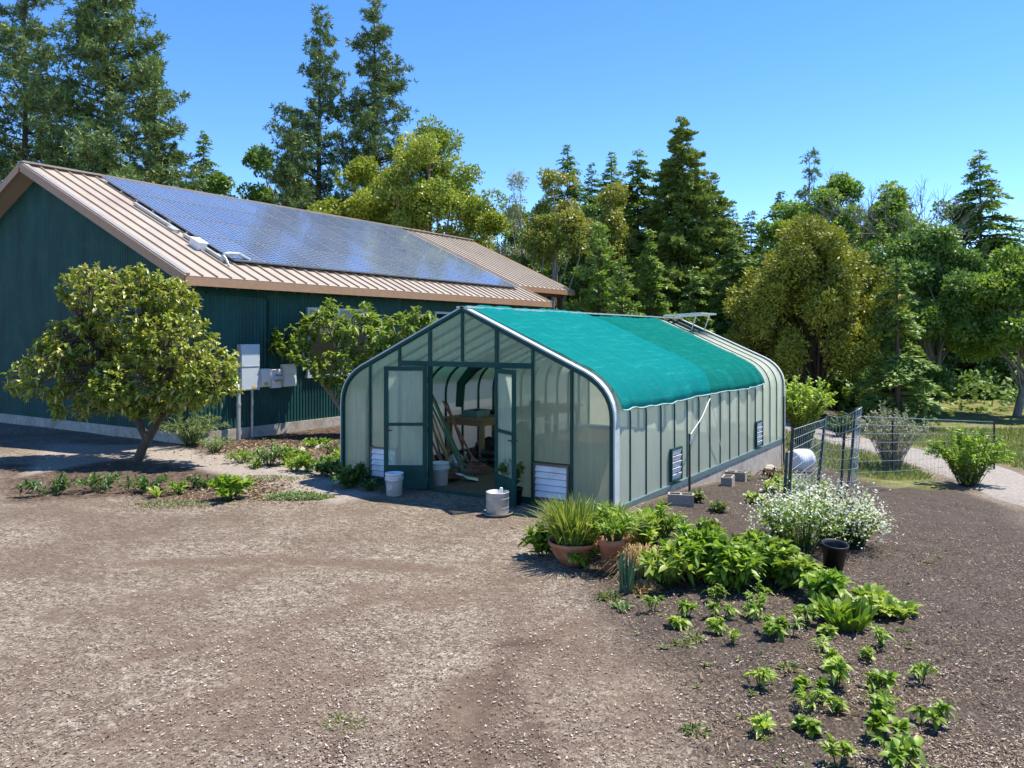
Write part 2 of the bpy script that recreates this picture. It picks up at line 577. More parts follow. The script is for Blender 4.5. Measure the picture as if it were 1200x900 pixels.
    m, nt, out = newmat('yard_ground')
    L = nt.links
    v = objco(nt)
    wv = N(nt, 'ShaderNodeVectorMath', operation='MULTIPLY_ADD')
    nn = N(nt, 'ShaderNodeTexNoise'); nn.inputs['Scale'].default_value = 9; L.new(v, nn.inputs['Vector'])
    L.new(nn.outputs['Color'], wv.inputs[0]); wv.inputs[1].default_value = (.08,) * 3; L.new(v, wv.inputs[2])
    chips = N(nt, 'ShaderNodeTexVoronoi'); chips.inputs['Scale'].default_value = 78; chips.inputs['Randomness'].default_value = 1
    mp = N(nt, 'ShaderNodeMapping'); mp.inputs['Scale'].default_value = (1, .55, .01); mp.inputs['Rotation'].default_value = (0, 0, .6); L.new(wv.outputs[0], mp.inputs['Vector'])
    L.new(mp.outputs[0], chips.inputs['Vector'])
    chip2 = N(nt, 'ShaderNodeTexVoronoi'); chip2.inputs['Scale'].default_value = 26
    mp2 = N(nt, 'ShaderNodeMapping'); mp2.inputs['Scale'].default_value = (.5, 1, .01); mp2.inputs['Rotation'].default_value = (0, 0, -.4); L.new(wv.outputs[0], mp2.inputs['Vector'])
    L.new(mp2.outputs[0], chip2.inputs['Vector'])
    sep = N(nt, 'ShaderNodeSeparateColor'); L.new(chips.outputs['Color'], sep.inputs[0])
    sep2 = N(nt, 'ShaderNodeSeparateColor'); L.new(chip2.outputs['Color'], sep2.inputs[0])
    big = noise(nt, v, .55, 5, .6)
    mid = noise(nt, v, 2.6, 6, .65)
    fine = noise(nt, v, 34, 5, .7)
    yard = ramp(nt, [(0, (0.048, 0.036, 0.025)), (.25, (0.107, 0.080, 0.059)), (.5, (0.180, 0.144, 0.108)), (.75, (0.277, 0.232, 0.177)), (1, (0.438, 0.386, 0.308))])
    k = math_(nt, 'ADD', math_(nt, 'MULTIPLY', sep.outputs[0], .62), math_(nt, 'MULTIPLY', sep2.outputs[0], .34))
    k = math_(nt, 'ADD', k, math_(nt, 'MULTIPLY', math_(nt, 'SUBTRACT', mid, .35), .5))
    L.new(k, yard.inputs[0])
    smooth_ = ramp(nt, [(.3, (0.085, 0.057, 0.039)), (.7, (0.155, 0.112, 0.081))]); L.new(fine, smooth_.inputs[0])

    def att(n): return N(nt, 'ShaderNodeAttribute', attribute_name=n).outputs['Fac']
    pat = ramp(nt, [(.44, (0, 0, 0)), (.58, (1, 1, 1))]); L.new(math_(nt, 'ADD', math_(nt, 'MULTIPLY', big, .6), math_(nt, 'MULTIPLY', mid, .4)), pat.inputs[0])
    tf = math_(nt, 'MAXIMUM', math_(nt, 'MULTIPLY', att('track'), .85), math_(nt, 'MULTIPLY', pat.outputs[0], .75))
    damp_c = mixc(nt, att('damp'), smooth_.outputs[0], (.075, .05, .037))
    tf = math_(nt, 'MAXIMUM', tf, att('damp'))
    c = mixc(nt, tf, yard.outputs[0], damp_c)
    soil = ramp(nt, [(0, (0.020, 0.015, 0.012)), (.4, (0.055, 0.043, 0.034)), (.65, (0.105, 0.083, 0.065)), (.85, (0.187, 0.144, 0.107)), (1, (0.418, 0.320, 0.223))])
    ks = math_(nt, 'ADD', math_(nt, 'MULTIPLY', sep.outputs[0], .42), math_(nt, 'MULTIPLY', fine, .25))
    ks = math_(nt, 'ADD', ks, math_(nt, 'MULTIPLY', mid, .32))
    L.new(ks, soil.inputs[0])
    c = mixc(nt, att('soil'), c, soil.outputs[0])
    grav = ramp(nt, [(0, (.15, .125, .105)), (.5, (.31, .265, .225)), (1, (.50, .45, .39))])
    L.new(math_(nt, 'ADD', math_(nt, 'MULTIPLY', sep.outputs[1], .6), math_(nt, 'MULTIPLY', mid, .35)), grav.inputs[0])
    c = mixc(nt, att('gravel'), c, grav.outputs[0])
    duff = ramp(nt, [(0, (0.024, 0.016, 0.011)), (.45, (0.068, 0.046, 0.032)), (.75, (0.160, 0.112, 0.076)), (1, (0.336, 0.264, 0.192))])
    L.new(math_(nt, 'ADD', math_(nt, 'MULTIPLY', sep2.outputs[1], .6), math_(nt, 'MULTIPLY', mid, .35)), duff.inputs[0])
    c = mixc(nt, att('duff'), c, duff.outputs[0])
    gr = ramp(nt, [(.3, (.08, .10, .025)), (.5, (.16, .17, .05)), (.7, (.27, .22, .10))]); L.new(mid, gr.inputs[0])
    c = mixc(nt, att('turf'), c, gr.outputs[0])
    p = N(nt, 'ShaderNodeBsdfPrincipled'); L.new(c, p.inputs['Base Color']); p.inputs['Roughness'].default_value = .95
    p.inputs['Specular IOR Level'].default_value = .15
    hgt = math_(nt, 'ADD', math_(nt, 'MULTIPLY', sep.outputs[2], .5), math_(nt, 'MULTIPLY', fine, .6))
    hgt = math_(nt, 'ADD', hgt, math_(nt, 'MULTIPLY', mid, 1.2))
    b = N(nt, 'ShaderNodeBump'); b.inputs['Distance'].default_value = .018
    L.new(math_(nt, 'SUBTRACT', 1.0, math_(nt, 'MULTIPLY', att('track'), .6)), b.inputs['Strength'])
    L.new(hgt, b.inputs['Height']); L.new(b.outputs[0], p.inputs['Normal'])
    L.new(p.outputs[0], out.inputs[0])
    o = np_obj('ground', V, Q, m, smooth=True, attrs=dict(
        soil=garden.ravel(), gravel=np.clip(path, 0, 1).ravel(), turf=grass.ravel(),
        duff=np.clip(np.maximum.reduce([bed, tree_bed * .9, woods]), 0, 1).ravel(), track=np.clip(tr, 0, 1).ravel(), damp=np.where(insidegh, 0, damp * (1 - garden)).ravel()))
    tag(o, 'brown wood chip and gravel yard with dark garden soil', 'ground', kind='structure')


ROAD = [(at(1300, 600, 13).x, at(1300, 600, 13).y), tuple(gnd(1130, 548)[:2]), tuple(gnd(1035, 525)[:2]), tuple(gnd(975, 511)[:2]), tuple(gnd(930, 500)[:2]), tuple(gnd(850, 487)[:2]), tuple(gnd(700, 470)[:2])]
build_ground()


def build_road():
    pts = [Vector((x, y, 0)) for x, y in ROAD]
    # resample
    rs = []
    for a, b in zip(pts[:-1], pts[1:]):
        n = max(2, int((b - a).length / .6))
        rs += [a.lerp(b, i / n) for i in range(n)]
    rs.append(pts[-1])
    for _ in range(6):
        rs = [rs[0]] + [(rs[i - 1] + rs[i] * 2 + rs[i + 1]) / 4 for i in range(1, len(rs) - 1)] + [rs[-1]]
    rows = []
    for i, p in enumerate(rs):
        d = (rs[min(i + 1, len(rs) - 1)] - rs[max(i - 1, 0)]).normalized()
        nrm = Vector((-d.y, d.x, 0))
        row = []
        for k in range(9):
            q = p + nrm * ((k / 8 - .5) * (2.2 + .25 * math.sin(i * .7)))
            row.append((q.x, q.y, hz(q.x, q.y) + (.05 if 0 < k < 8 else -.06)))
        rows.append(row)
    mb = MB(); mb.sheet(rows)
    o = mb.build('road', surf('gravel_road', (.25, .225, .195), .95, var=.35, nscale=14, bump=.6, bscale=60))
    tag(o, 'pale gravel driveway curving behind the garden', 'road', kind='structure')


build_road()

# ------------------------------------------------------------------ house
EAVE_X, RIDGE_X, BACK_X = -11.30, -18.9, -26.5
WALL_X = -11.9
NEAR_Y, GABLE_Y, END_Y, FAR_Y = .72, 1.32, 17.67, 22.6
SL = .46


def rz_(x):
    return 4.06 + SL * (min(EAVE_X - x, x - BACK_X))


def build_house():
    root = thing('house', 'long dark green metal clad house with tan seamed metal roof', 'house', (WALL_X, GABLE_Y, 0))
    O = Vector((WALL_X, GABLE_Y, 0))

    def P(x, y, z): return Vector((x, y, z)) - O
    # corrugated walls: one sheet along the garden side, one across the gable
    mb = MB()
    base = .26
    amp, pit = .016, .11
    ys = np.arange(GABLE_Y, END_Y - .6, pit / 6)
    bot = [P(WALL_X + amp * math.sin(2 * PI * y / pit), y, base) for y in ys]
    top = [P(WALL_X + amp * math.sin(2 * PI * y / pit), y, 4.22) for y in ys]
    mb.sheet([bot, top])
    mb.sheet([[p - Vector((.03, 0, 0)) for p in bot], [p - Vector((.001, 0, 0)) for p in bot]], False)
    # the set back end of the house under the higher eave
    ys2 = np.arange(END_Y - .6, FAR_Y - .5, pit / 4)
    x2 = -14.6
    mb.sheet([[P(x2 + amp * math.sin(2 * PI * y / pit), y, base) for y in ys2], [P(x2 + amp * math.sin(2 * PI * y / pit), y, rz_(x2) - .05) for y in ys2]])
    xs3 = np.arange(x2, WALL_X + .001, pit / 4)
    mb.sheet([[P(x, END_Y - .6 + amp * math.sin(2 * PI * x / pit), base) for x in xs3], [P(x, END_Y - .6 + amp * math.sin(2 * PI * x / pit), rz_(x) - .05) for x in xs3]])
    xs4 = np.arange(BACK_X + .6, x2 + .001, pit / 4)
    mb.sheet([[P(x, FAR_Y - .5 + amp * math.sin(2 * PI * x / pit), base) for x in xs4], [P(x, FAR_Y - .5 + amp * math.sin(2 * PI * x / pit), rz_(x) - .05) for x in xs4]])
    mb.sheet([[P(BACK_X + .6, y, base) for y in (GABLE_Y, FAR_Y - .5)], [P(BACK_X + .6, y, 4.2) for y in (GABLE_Y, FAR_Y - .5)]])
    mb.build('wall', M['siding'], root)
    mb = MB()
    xs = np.arange(BACK_X + .6, WALL_X + .001, pit / 6)
    mb.sheet([[P(x, GABLE_Y + amp * math.sin(2 * PI * x / pit), base) for x in xs], [P(x, GABLE_Y + amp * math.sin(2 * PI * x / pit), rz_(x) - .02) for x in xs]])
    mb.bar(P(WALL_X + .005, GABLE_Y + .005, .2), P(WALL_X + .005, GABLE_Y + .005, 4.2), .12)
    mb.build('gable_wall', M['siding'], root)
    mb = MB()
    mb.box(P(WALL_X - .13, (GABLE_Y + END_Y - .6) / 2, -.3), (.34, END_Y - .6 - GABLE_Y + .12, 1.14))
    mb.box(P((WALL_X + BACK_X) / 2, GABLE_Y + .1, -.3), (14.2, .3, 1.13))
    mb.box(P((WALL_X + BACK_X) / 2, FAR_Y - .7, -.3), (14.2, .3, 1.13))
    mb.box(P(x2 - .13, FAR_Y - 2.8, -.32), (.3, 5.4, 1.1))
    mb.build('foundation', M['concrete'], root)
    # roof slabs
    th = .10
    for nm, (x0, y0, y1) in (('roof', (EAVE_X, NEAR_Y, END_Y)), ('roof', (EAVE_X - 1.6, END_Y + .004, FAR_Y))):
        mb = MB()

        def slab(xa, za, xb, zb, ya, yb):
            n = Vector((-(zb - za), 0, xb - xa)).normalized()
            if n.z < 0: n = -n
            q = [Vector((xa, ya, za)), Vector((xb, ya, zb)), Vector((xb, yb, zb)), Vector((xa, yb, za))]
            lo = [p - n * th - O for p in q]; hi = [p - O for p in q]
            mb.hexa(lo + hi)
            y = ya + .06
            while y < yb:
                a = Vector((xa, y, za)) + n * .018 - O; b = Vector((xb, y, zb)) + n * .018 - O
                mb.bar(a, b, .028, .05, up=n)
                y += .406
        slab(x0, rz_(x0), RIDGE_X, rz_(RIDGE_X), y0, y1)
        slab(BACK_X, rz_(BACK_X), RIDGE_X, rz_(RIDGE_X), y0, y1)
        mb.bar(P(RIDGE_X, y0 - .02, rz_(RIDGE_X) + .05), P(RIDGE_X, y1 + .02, rz_(RIDGE_X) + .05), .30, .05)
        rf = mb.build(nm, M['tan_metal'], root)
    mb = MB()   # fascia boards and rakes
    mb.box(P(EAVE_X + .02, (NEAR_Y + END_Y) / 2, rz_(EAVE_X) - .13), (.05, END_Y - NEAR_Y + .06, .2))
    mb.box(P(EAVE_X - 1.58, (END_Y + FAR_Y) / 2 + .02, rz_(EAVE_X - 1.6) - .13), (.05, FAR_Y - END_Y + .02, .2))
    for y, xa in ((NEAR_Y - .03, EAVE_X + .02), (FAR_Y + .03, EAVE_X - 1.6)):
        for xe in (xa, BACK_X):
            mb.bar(P(xe, y, rz_(xe) - .09), P(RIDGE_X, y, rz_(RIDGE_X) - .09), .05, .22)
    mb.bar(P(EAVE_X + .02, END_Y + .03, rz_(EAVE_X) - .1), P(EAVE_X - 1.6, END_Y + .03, rz_(EAVE_X - 1.6) - .1), .05, .22)
    mb.build('fascia', M['tan_trim'], root)
    mb = MB()   # metal rake flashing seen on the near gable
    for xe in (EAVE_X, BACK_X):
        mb.bar(P(xe, NEAR_Y + .05, rz_(xe) + .035), P(RIDGE_X, NEAR_Y + .05, rz_(RIDGE_X) + .035), .14, .05)
    mb.build('rake_flashing', surf('rake_paint', (.23, .235, .235), .5, var=.1), root)
    for y in np.arange(NEAR_Y + .3, END_Y, .61):
        mb = MB(); mb.bar(P(EAVE_X - .03, y, rz_(EAVE_X) - .2), P(WALL_X - .05, y, rz_(WALL_X) - .2), .045, .14); mb.build('rafter', M['soffit'], root)
    for y in np.arange(END_Y + .2, FAR_Y, .61):
        mb = MB(); mb.bar(P(EAVE_X - 1.65, y, rz_(EAVE_X - 1.6) - .2), P(-14.6, y, rz_(-14.6) - .2), .045, .14); mb.build('rafter', M['soffit'], root)
    for y in (FAR_Y - .7, END_Y + .35):
        mb = MB(); mb.box(P(-13.25, y, 2.2), (.2, .2, 4.6)); mb.build('porch_post', M['darkwood'], root)
    mb = MB()
    mb.box(P(-13.25, (END_Y + FAR_Y) / 2 - .1, 4.60), (.16, FAR_Y - END_Y - .6, .26))
    mb.build('porch_beam', M['soffit'], root)
    # windows
    for (y0, y1, z0, z1) in ((4.96, 7.4, 1.5, 3.42), (10.7, 13.1, 1.5, 3.45)):
        f = MB()
        w = .075
        cx = WALL_X + .03
        f.box(P(cx, (y0 + y1) / 2, z1), (.11, y1 - y0, w)); f.box(P(cx, (y0 + y1) / 2, z0), (.14, y1 - y0 + .06, w))
        f.box(P(cx, y0 + w / 2, (z0 + z1) / 2), (.10, w, z1 - z0 - w)); f.box(P(cx, y1 - w / 2, (z0 + z1) / 2), (.10, w, z1 - z0 - w))
        f.box(P(cx, (y0 + y1) / 2, (z0 + z1) / 2), (.09, .10, z1 - z0 - w))
        fo = f.build('window', M['alu'], root)
        for k in (0, 1):
            ya = y0 + w + k * ((y1 - y0) / 2 - .03); yb = ya + (y1 - y0) / 2 - w - .05
            g = MB(); g.box(P(WALL_X + .022, (ya + yb) / 2, (z0 + z1) / 2), (.012, yb - ya, z1 - z0 - w))
            g.build('pane', M['winglass'], fo)
    mb = MB()
    yb = GABLE_Y + 2.3
    mb.tube([P(WALL_X + .06, GABLE_Y + .25, 3.92), P(WALL_X + .06, GABLE_Y + .4, 3.72), P(WALL_X + .06, yb - .2, 3.70), P(WALL_X + .06, yb - .03, 3.64), P(WALL_X + .06, yb, 3.5), P(WALL_X + .06, yb, 1.7)], .03, 8)
    mb.build('conduit', M['green_metal'], root)
    return root


build_house()


def roof_place(o, d, y, lift):
    """put an object on the sunny roof slope, d metres (level) above the eave"""
    o.location = (EAVE_X - d - lift * -SL / math.hypot(1, SL), y, 4.06 + SL * d + lift / math.hypot(1, SL))
    o.rotation_euler = (0, math.atan(SL), 0)


def build_solar():
    root = thing('solar_array', 'array of blue solar panels in four rows along the house roof', 'solar panels')
    roof_place(root, 1.0, 2.82, .10)
    pw, pl = 1.045, 1.70
    proto = None
    for r in range(4):
        for c in range(13):
            x = -(pl / 2 + r * (pl + .025)); y = pw / 2 + c * (pw + .018)
            if proto is None:
                mb = MB(); mb.box((0, 0, .018), (pl - .04, pw - .04, .03))
                proto = mb.build('solar_panel', M['solar'], root)
                mb = MB()
                for s in (-1, 1):
                    mb.box((s * (pl / 2 - .01), 0, .018), (.02, pw, .042)); mb.box((0, s * (pw / 2 - .01), .0175), (pl - .038, .02, .041))
                fr = mb.build('frame', surf('panel_frame', (.24, .26, .29), .4, metal=.5, var=.05), proto)
                o = proto
            else:
                o = dup(proto, parent=root)
            o.location = (x, y, 0)
    mb = MB()
    for r in range(4):
        for q in (.25, .75):
            x = -(r * (pl + .025) + pl * q)
            mb.box((x, 6.9, -.035), (.04, 13.9, .05))
    mb.build('mounting_rail', M['galv'], root)


build_solar()
# roof boxes and pipework beside the panels
o = thing('junction_box', 'small white junction box on the roof beside the solar panels', 'junction box')
mb = MB(); mb.box((0, 0, .10), (.42, .26, .20), bev=.015); mb.build('body', M['whitebox'], o)
mb = MB(); mb.box((0, 0, .215), (.46, .30, .025), bev=.008); mb.build('lid', M['whitebox'], o)
roof_place(o, 2.0, 2.45, .0)
o = thing('roof_conduit', 'grey metal pipe elbow and conduit at the lower corner of the panels', 'conduit')
roof_place(o, .98, 2.5, .0)
mb = MB(); mb.tube([(-.1, 0, 0), (-.1, 0, .18), (-.1, .04, .24), (-.1, .16, .26), (-.15, .5, .26), (-.15, .9, .12)], .045, 10)
mb.tube([(.18, .05, .02), (.0, .02, .16), (-.1, 0, .2)], .03, 8)
mb.build('pipe', M['galv'], o)
mb = MB(); mb.box((-1.0, .1, .06), (2.0, .07, .07)); mb.box((-3.4, .1, .06), (2.3, .07, .07)); mb.box((-.5, .22, .03), (.3, .12, .06)); mb.box((-2.4, .02, .05), (.3, .2, .1))
mb.build('cable_tray', M['galv'], o)


# utility boxes on the house wall
def wall_box(name, label, cat, y0, y1, z0, z1, dp, mat, group=None, extras=None):
    o = thing(name, label, cat, (WALL_X + .02, (y0 + y1) / 2, z0), 0, group)
    mb = MB(); mb.box((dp / 2, 0, (z1 - z0) / 2), (dp, y1 - y0, z1 - z0), bev=.012); mb.build('body', mat, o)
    mb = MB(); mb.box((dp + .008, 0, (z1 - z0) / 2), (.012, y1 - y0 - .04, z1 - z0 - .05), bev=.004); dr = mb.build('door', mat, o)
    return o, dr


W0 = 2.60
g = 'electrical boxes on the house wall'
o, dr = wall_box('electrical_cabinet', 'tall grey electrical cabinet on the green wall beside the glossy tree', 'electrical cabinet', W0 + .0, W0 + .60, 1.24, 2.43, .17, M['greybox'], g)
mb = MB(); mb.box((.188, .1, .08), (.004, .12, .06)); mb.build('warning_sticker', M['yellow'], dr)
mb = MB(); mb.box((.189, 0, .62), (.012, .55, .012)); mb.build('seam', M['galv'], o)
o, dr = wall_box('meter_box', 'narrow white box with a yellow sticker next to the tall cabinet', 'meter box', W0 + .65, W0 + .98, 1.30, 1.78, .14, M['whitebox'], g)
mb = MB(); mb.box((.157, .0, .08), (.004, .14, .1)); mb.build('warning_sticker', M['yellow'], dr)
o = thing('electric_meter', 'round glass electric meter between two white boxes on the wall', 'electric meter', (WALL_X + .02, W0 + 1.2, 1.25), 0, g)
mb = MB(); mb.box((.06, 0, .25), (.12, .33, .5), bev=.015); mb.build('body', M['whitebox'], o)
mb = MB(); mb.lathe([(0, .2), (.06, .195), (.085, .17), (.088, .0), (.1, .0), (.1, -.03), (0, -.03)], 24, (.14, 0, .27), Matrix.Rotation(PI / 2, 3, 'Y')); mb.build('meter_dial', M['galv'], o)
o, dr = wall_box('fuse_box', 'white fuse box farthest right of the wall boxes', 'fuse box', W0 + 1.42, W0 + 1.86, 1.27, 1.88, .16, M['whitebox'], g)
mb = MB(); mb.box((.178, 0, .34), (.006, .36, .012)); mb.build('seam', M['galv'], dr)
o = thing('conduit_post', 'thick grey pipe standing by the house wall under the leaves', 'pipe', (WALL_X + .22, W0 - .1, 0))
mb = MB(); mb.tube([(0, 0, -.1), (0, 0, 1.25), (-.04, 0, 1.4), (-.2, 0, 1.5)], .055, 14); mb.build('pipe', M['galv'], o)
mb = MB(); mb.tube([(0, 0, .86), (0, 0, .93)], .066, 14); mb.build('collar', M['galv'], o)
o = thing('conduit_post', 'thin grey conduit running down from the tall electrical cabinet', 'pipe', (WALL_X + .10, W0 + .42, 0))
mb = MB(); mb.tube([(0, 0, -.1), (0, 0, 1.235)], .036, 12); mb.build('pipe', M['galv'], o)
mb = MB(); mb.tube([(0, 0, 1.17), (0, 0, 1.236)], .046, 12); mb.build('collar', M['galv'], o)

# ------------------------------------------------------------------ greenhouse
GW, GL = 5.5, 9.83
HALF = [(0, .06), (0, .75), (0, 1.40)]
for i in range(1, 8):
    t = i / 8
    a, b, c = Vector((0, 1.40)), Vector((0, 1.90)), Vector((-.62, 2.135))
    q = a * (1 - t) ** 2 + b * 2 * t * (1 - t) + c * t * t
    HALF.append((q.x, q.y))
HALF += [(-.62, 2.135), (-1.3, 2.44), (-2.0, 2.754), (-2.75, 3.09)]
PROF = HALF + [(-GW - x, z) for x, z in HALF[-2::-1]]


def prof_z(x):
    x = min(x, -GW - x) if x > -2.75 else x
    x = max(-GW - x, x)  # mirror to the sunny half
    if x > -1e-6: return 1.40
    for (x0, z0), (x1, z1) in zip(HALF[2:-1], HALF[3:]):
        if x1 <= x <= x0 + 1e-9:
            return z0 + (z1 - z0) * (x0 - x) / max(1e-9, x0 - x1)
    return 3.09


def offset(pts, d):
    out = []
    for i, p in enumerate(pts):
        a = Vector(pts[max(0, i - 1)]); b = Vector(pts[min(len(pts) - 1, i + 1)])
        t = (b - a).normalized()
        out.append((p[0] + t.y * d, p[1] - t.x * d))
    return out


def arch(mb, pts, y0, y1, d0, d1):
    """a band following the roof line between offsets d0 and d1"""
    A = offset(pts, d0); B = offset(pts, d1)
    n = len(A)
    ring = []
    for (ax, az), (bx, bz) in zip(A, B):
        ring.append([(ax, y0, az), (bx, y0, bz), (bx, y1, bz), (ax, y1, az), (ax, y0, az)])
    mb.sheet(ring, False)
    for k in (0, n - 1):
        mb.add(ring[k][:4], [(0, 1, 2, 3)])


GH = thing('greenhouse', 'translucent greenhouse with dark green frame and curved eaves', 'greenhouse')
BAYS = 16
bw = GL / BAYS
for k in range(BAYS):
    for half in (0, 1):
        pts = HALF if half == 0 else [(-GW - x, z) for x, z in HALF]
        y0, y1 = k * bw + .012, (k + 1) * bw - .012
        if half == 0 and k in (13, 14, 15):
            cut = [p for p in pts if p[0] > -2.1] + [(-2.0, 2.754)] if k in (14, 15) else pts
        else:
            cut = pts
        A = offset(cut, 0.0)
        mb = MB()
        mb.sheet([[(x, y0, z) for x, z in A], [(x, y1, z) for x, z in A]])
        mb.build('glazing_panel', M['glazing'], GH)
for k in range(BAYS + 1):
    y = k * bw
    mb = MB()
    arch(mb, PROF, y - .012, y + .012, -.045, .016)
    mb.build('rib', M['green_metal'], GH)
mb = MB()   # pale trim round the front edge and the back edge
arch(mb, PROF, -.030, .13, .026, .052)
mb.build('edge_trim', M['trim_grey'], GH)
mb = MB(); arch(mb, PROF, GL - .06, GL + .03, .026, .05); mb.build('edge_trim', M['trim_grey'], GH)
mb = MB()
mb.bar((-2.75, -.03, 3.125), (-2.75, GL + .03, 3.125), .22, .03)
mb.build('ridge_cap', M['galv'], GH)
# front framing
cxs = [-2.75 + q for q in (-2.07, -1.375, -.69, .69, 1.375, 2.07)]
HEAD = 2.15
for x in cxs:
    door_jamb = abs(x + 2.75) < 1
    mb = MB()
    mb.box((x, 0, (prof_z(x) - .03) / 2 + .02), (.042 if not door_jamb else .06, .06, prof_z(x) - .07))
    mb.build('mullion', M['green_metal'], GH)
mb = MB(); mb.box((-2.75, 0, (HEAD + 3.04) / 2 + .04), (.042, .06, 3.04 - HEAD - .06)); mb.build('mullion', M['green_metal'], GH)
mb = MB(); mb.box((-2.75, -.004, HEAD + .02), (2.75, .085, .085)); mb.build('header', M['green_metal'], GH)
mb = MB()
arch(mb, PROF, -.036, .036, -.022, .025)
mb.build('front_arch', M['green_metal'], GH)
mb = MB()
mb.box((-2.75 - 1.72, 0, .05), (2.06, .08, .10)); mb.box((-2.75 + 1.72, 0, .05), (2.06, .08, .10))
mb.box((-2.75, 0, .012), (1.38, .10, .03))
mb.build('sill', M['green_metal'], GH)
mb = MB()
for xa, xb in ((-GW + .03, -2.75 - .74), (-2.75 + .74, -.03)):
    mb.box(((xa + xb) / 2, .03, 1.30), (xb - xa, .03, .025))
mb.build('mid_rail', surf('rail_pale', (.42, .40, .35), .5, var=.1), GH)


def pane(xa, xb, zlo, zhi=None, y=0.0, mat='glazing_front', name='end_pane'):
    n = 10
    lo = [(xa + (xb - xa) * i / n, y, zlo) for i in range(n + 1)]
    hi = [(x, y, (min(prof_z(x), zhi) if zhi else prof_z(x)) - .01) for x, _, _ in lo]
    mb = MB(); mb.sheet([lo, hi], False)
    return mb.build(name, M[mat], GH)


edges = [-GW + .004] + cxs + [-.004]
pane(edges[0], edges[1], .08)
pane(edges[1], edges[2], .68)
pane(edges[2], edges[3], .08, HEAD)
pane(edges[4], edges[5], .08, HEAD)
pane(edges[5], edges[6], .68)
pane(edges[6], edges[7], .08)
pane(edges[2], edges[3], HEAD + .05); pane(edges[3], -2.75, HEAD + .05); pane(-2.75, edges[4], HEAD + .05); pane(edges[4], edges[5], HEAD + .05)
for i in range(7):   # rear wall
    xs_ = np.linspace(-GW + .004, -.004, 8)
    pane(xs_[i], xs_[i + 1], .08, None, GL, 'glazing', 'rear_pane')
    if i:
        mb = MB(); mb.box((xs_[i], GL, prof_z(xs_[i]) / 2), (.05, .06, prof_z(xs_[i]) - .06)); mb.build('mullion', M['green_metal'], GH)


def louvre(c, width, h, axis_, name='louvre_vent', deep=.05):
    """louvred vent; axis_ 'x' lies across the end wall, 'y' along the side wall"""
    mb = MB(); sl = MB()
    n = 5
    for i in range(n):
        z = c[2] + h * (i + .5) / n
        if axis_ == 'x':
            sl.box((c[0], c[1] - .03, z), (width - .06, .012, h / n * .90), M=Matrix.Rotation(R(-16), 3, 'X'))
        else:
            sl.box((c[0] + .03, c[1], z), (.012, width - .06, h / n * .90), M=Matrix.Rotation(R(16), 3, 'Y'))
    if axis_ == 'x': mb.box((c[0], c[1] - .004, c[2] + h / 2), (width - .03, .006, h))
    else: mb.box((c[0] + .004, c[1], c[2] + h / 2), (.006, width - .03, h))
    for s in (-1, 1):
        if axis_ == 'x':
            mb.box((c[0] + s * (width / 2 - .015), c[1] - .025, c[2] + h / 2), (.03, deep, h))
            mb.box((c[0], c[1] - .025, c[2] + h / 2 + s * (h / 2 + .012)), (width, deep, .03))
        else:
            mb.box((c[0] + .025, c[1] + s * (width / 2 - .015), c[2] + h / 2), (deep, .03, h))
            mb.box((c[0] + .025, c[1], c[2] + h / 2 + s * (h / 2 + .012)), (deep, width, .03))
    fo = mb.build(name, M['bronze'] if axis_ == 'x' else M['green_metal'], GH)
    sl.build('slats', M['whiteplastic'], fo)


louvre(((cxs[0] + cxs[1]) / 2, -.01, .13), .62, .50, 'x')
louvre(((cxs[4] + cxs[5]) / 2, -.01, .13), .62, .50, 'x')
louvre((.012, 3.5 * bw + .3, .16), .50, .52, 'y')
louvre((.012, 12.3 * bw, .16), .50, .52, 'y')
mb = MB()
for x in (0.012, -GW - .012):
    mb.box((x, GL / 2, .05), (.07, GL + .06, .09))
mb.box((-GW / 2, GL, .05), (GW, .07, .09))
mb.build('base_rail', surf('base_rail_paint', (.10, .155, .16), .5, var=.15), GH)
mb = MB()
mb.box((-.04, GL / 2 + .05, -.5), (.14, GL + .1, 1.0)); mb.box((-GW + .04, GL / 2 + .05, -.5), (.14, GL + .1, 1.0)); mb.box((-GW / 2, GL + .03, -.5), (GW - .3, .14, 1.0))
mb.build('foundation', M['concrete'], GH)


def door(hx, ang, flip):
    """ang: direction of the open leaf"""
    w, h = .74, 2.09
    root = MB()
    f = .075
    root.box((f / 2, 0, h / 2), (f, .045, h)); root.box((w - f / 2, 0, h / 2), (f, .045, h))
    root.box((w / 2, 0, h - f / 2), (w - 2 * f, .045, f)); root.box((w / 2, 0, 1.10), (w - 2 * f, .045, .05))
    root.box((w / 2, 0, .20), (w - 2 * f, .04, .40))
    o = root.build('door', M['green_metal'], GH, (hx, -.06, .035))
    o.rotation_euler = (0, 0, ang)
    for z0, z1 in ((.40, 1.075), (1.125, h - f)):
        g_ = MB(); g_.box((w / 2, 0, (z0 + z1) / 2), (w - 2 * f, .008, z1 - z0)); g_.build('pane', M['doorglass'], o)
    hd = MB(); hd.box((w - .04, 0, 1.0), (.03, .075, .14), bev=.006); hd.bar((w - .04, -.05, 1.0), (w - .14, -.05, 1.0), .02); hd.bar((w - .04, .05, 1.0), (w - .14, .05, 1.0), .02)
    hd.build('handle', M['dark_steel'], o)
    hg = MB()
    for z in (.25, 1.0, 1.85): hg.tube([(-.005, 0, z - .05), (-.005, 0, z + .05)], .014, 8)
    hg.build('hinge', M['dark_steel'], o)


door(-2.75 - .71, math.atan2(-.545, -.839), 0)
door(-2.75 + .71, math.atan2(-.545, .839), 1)
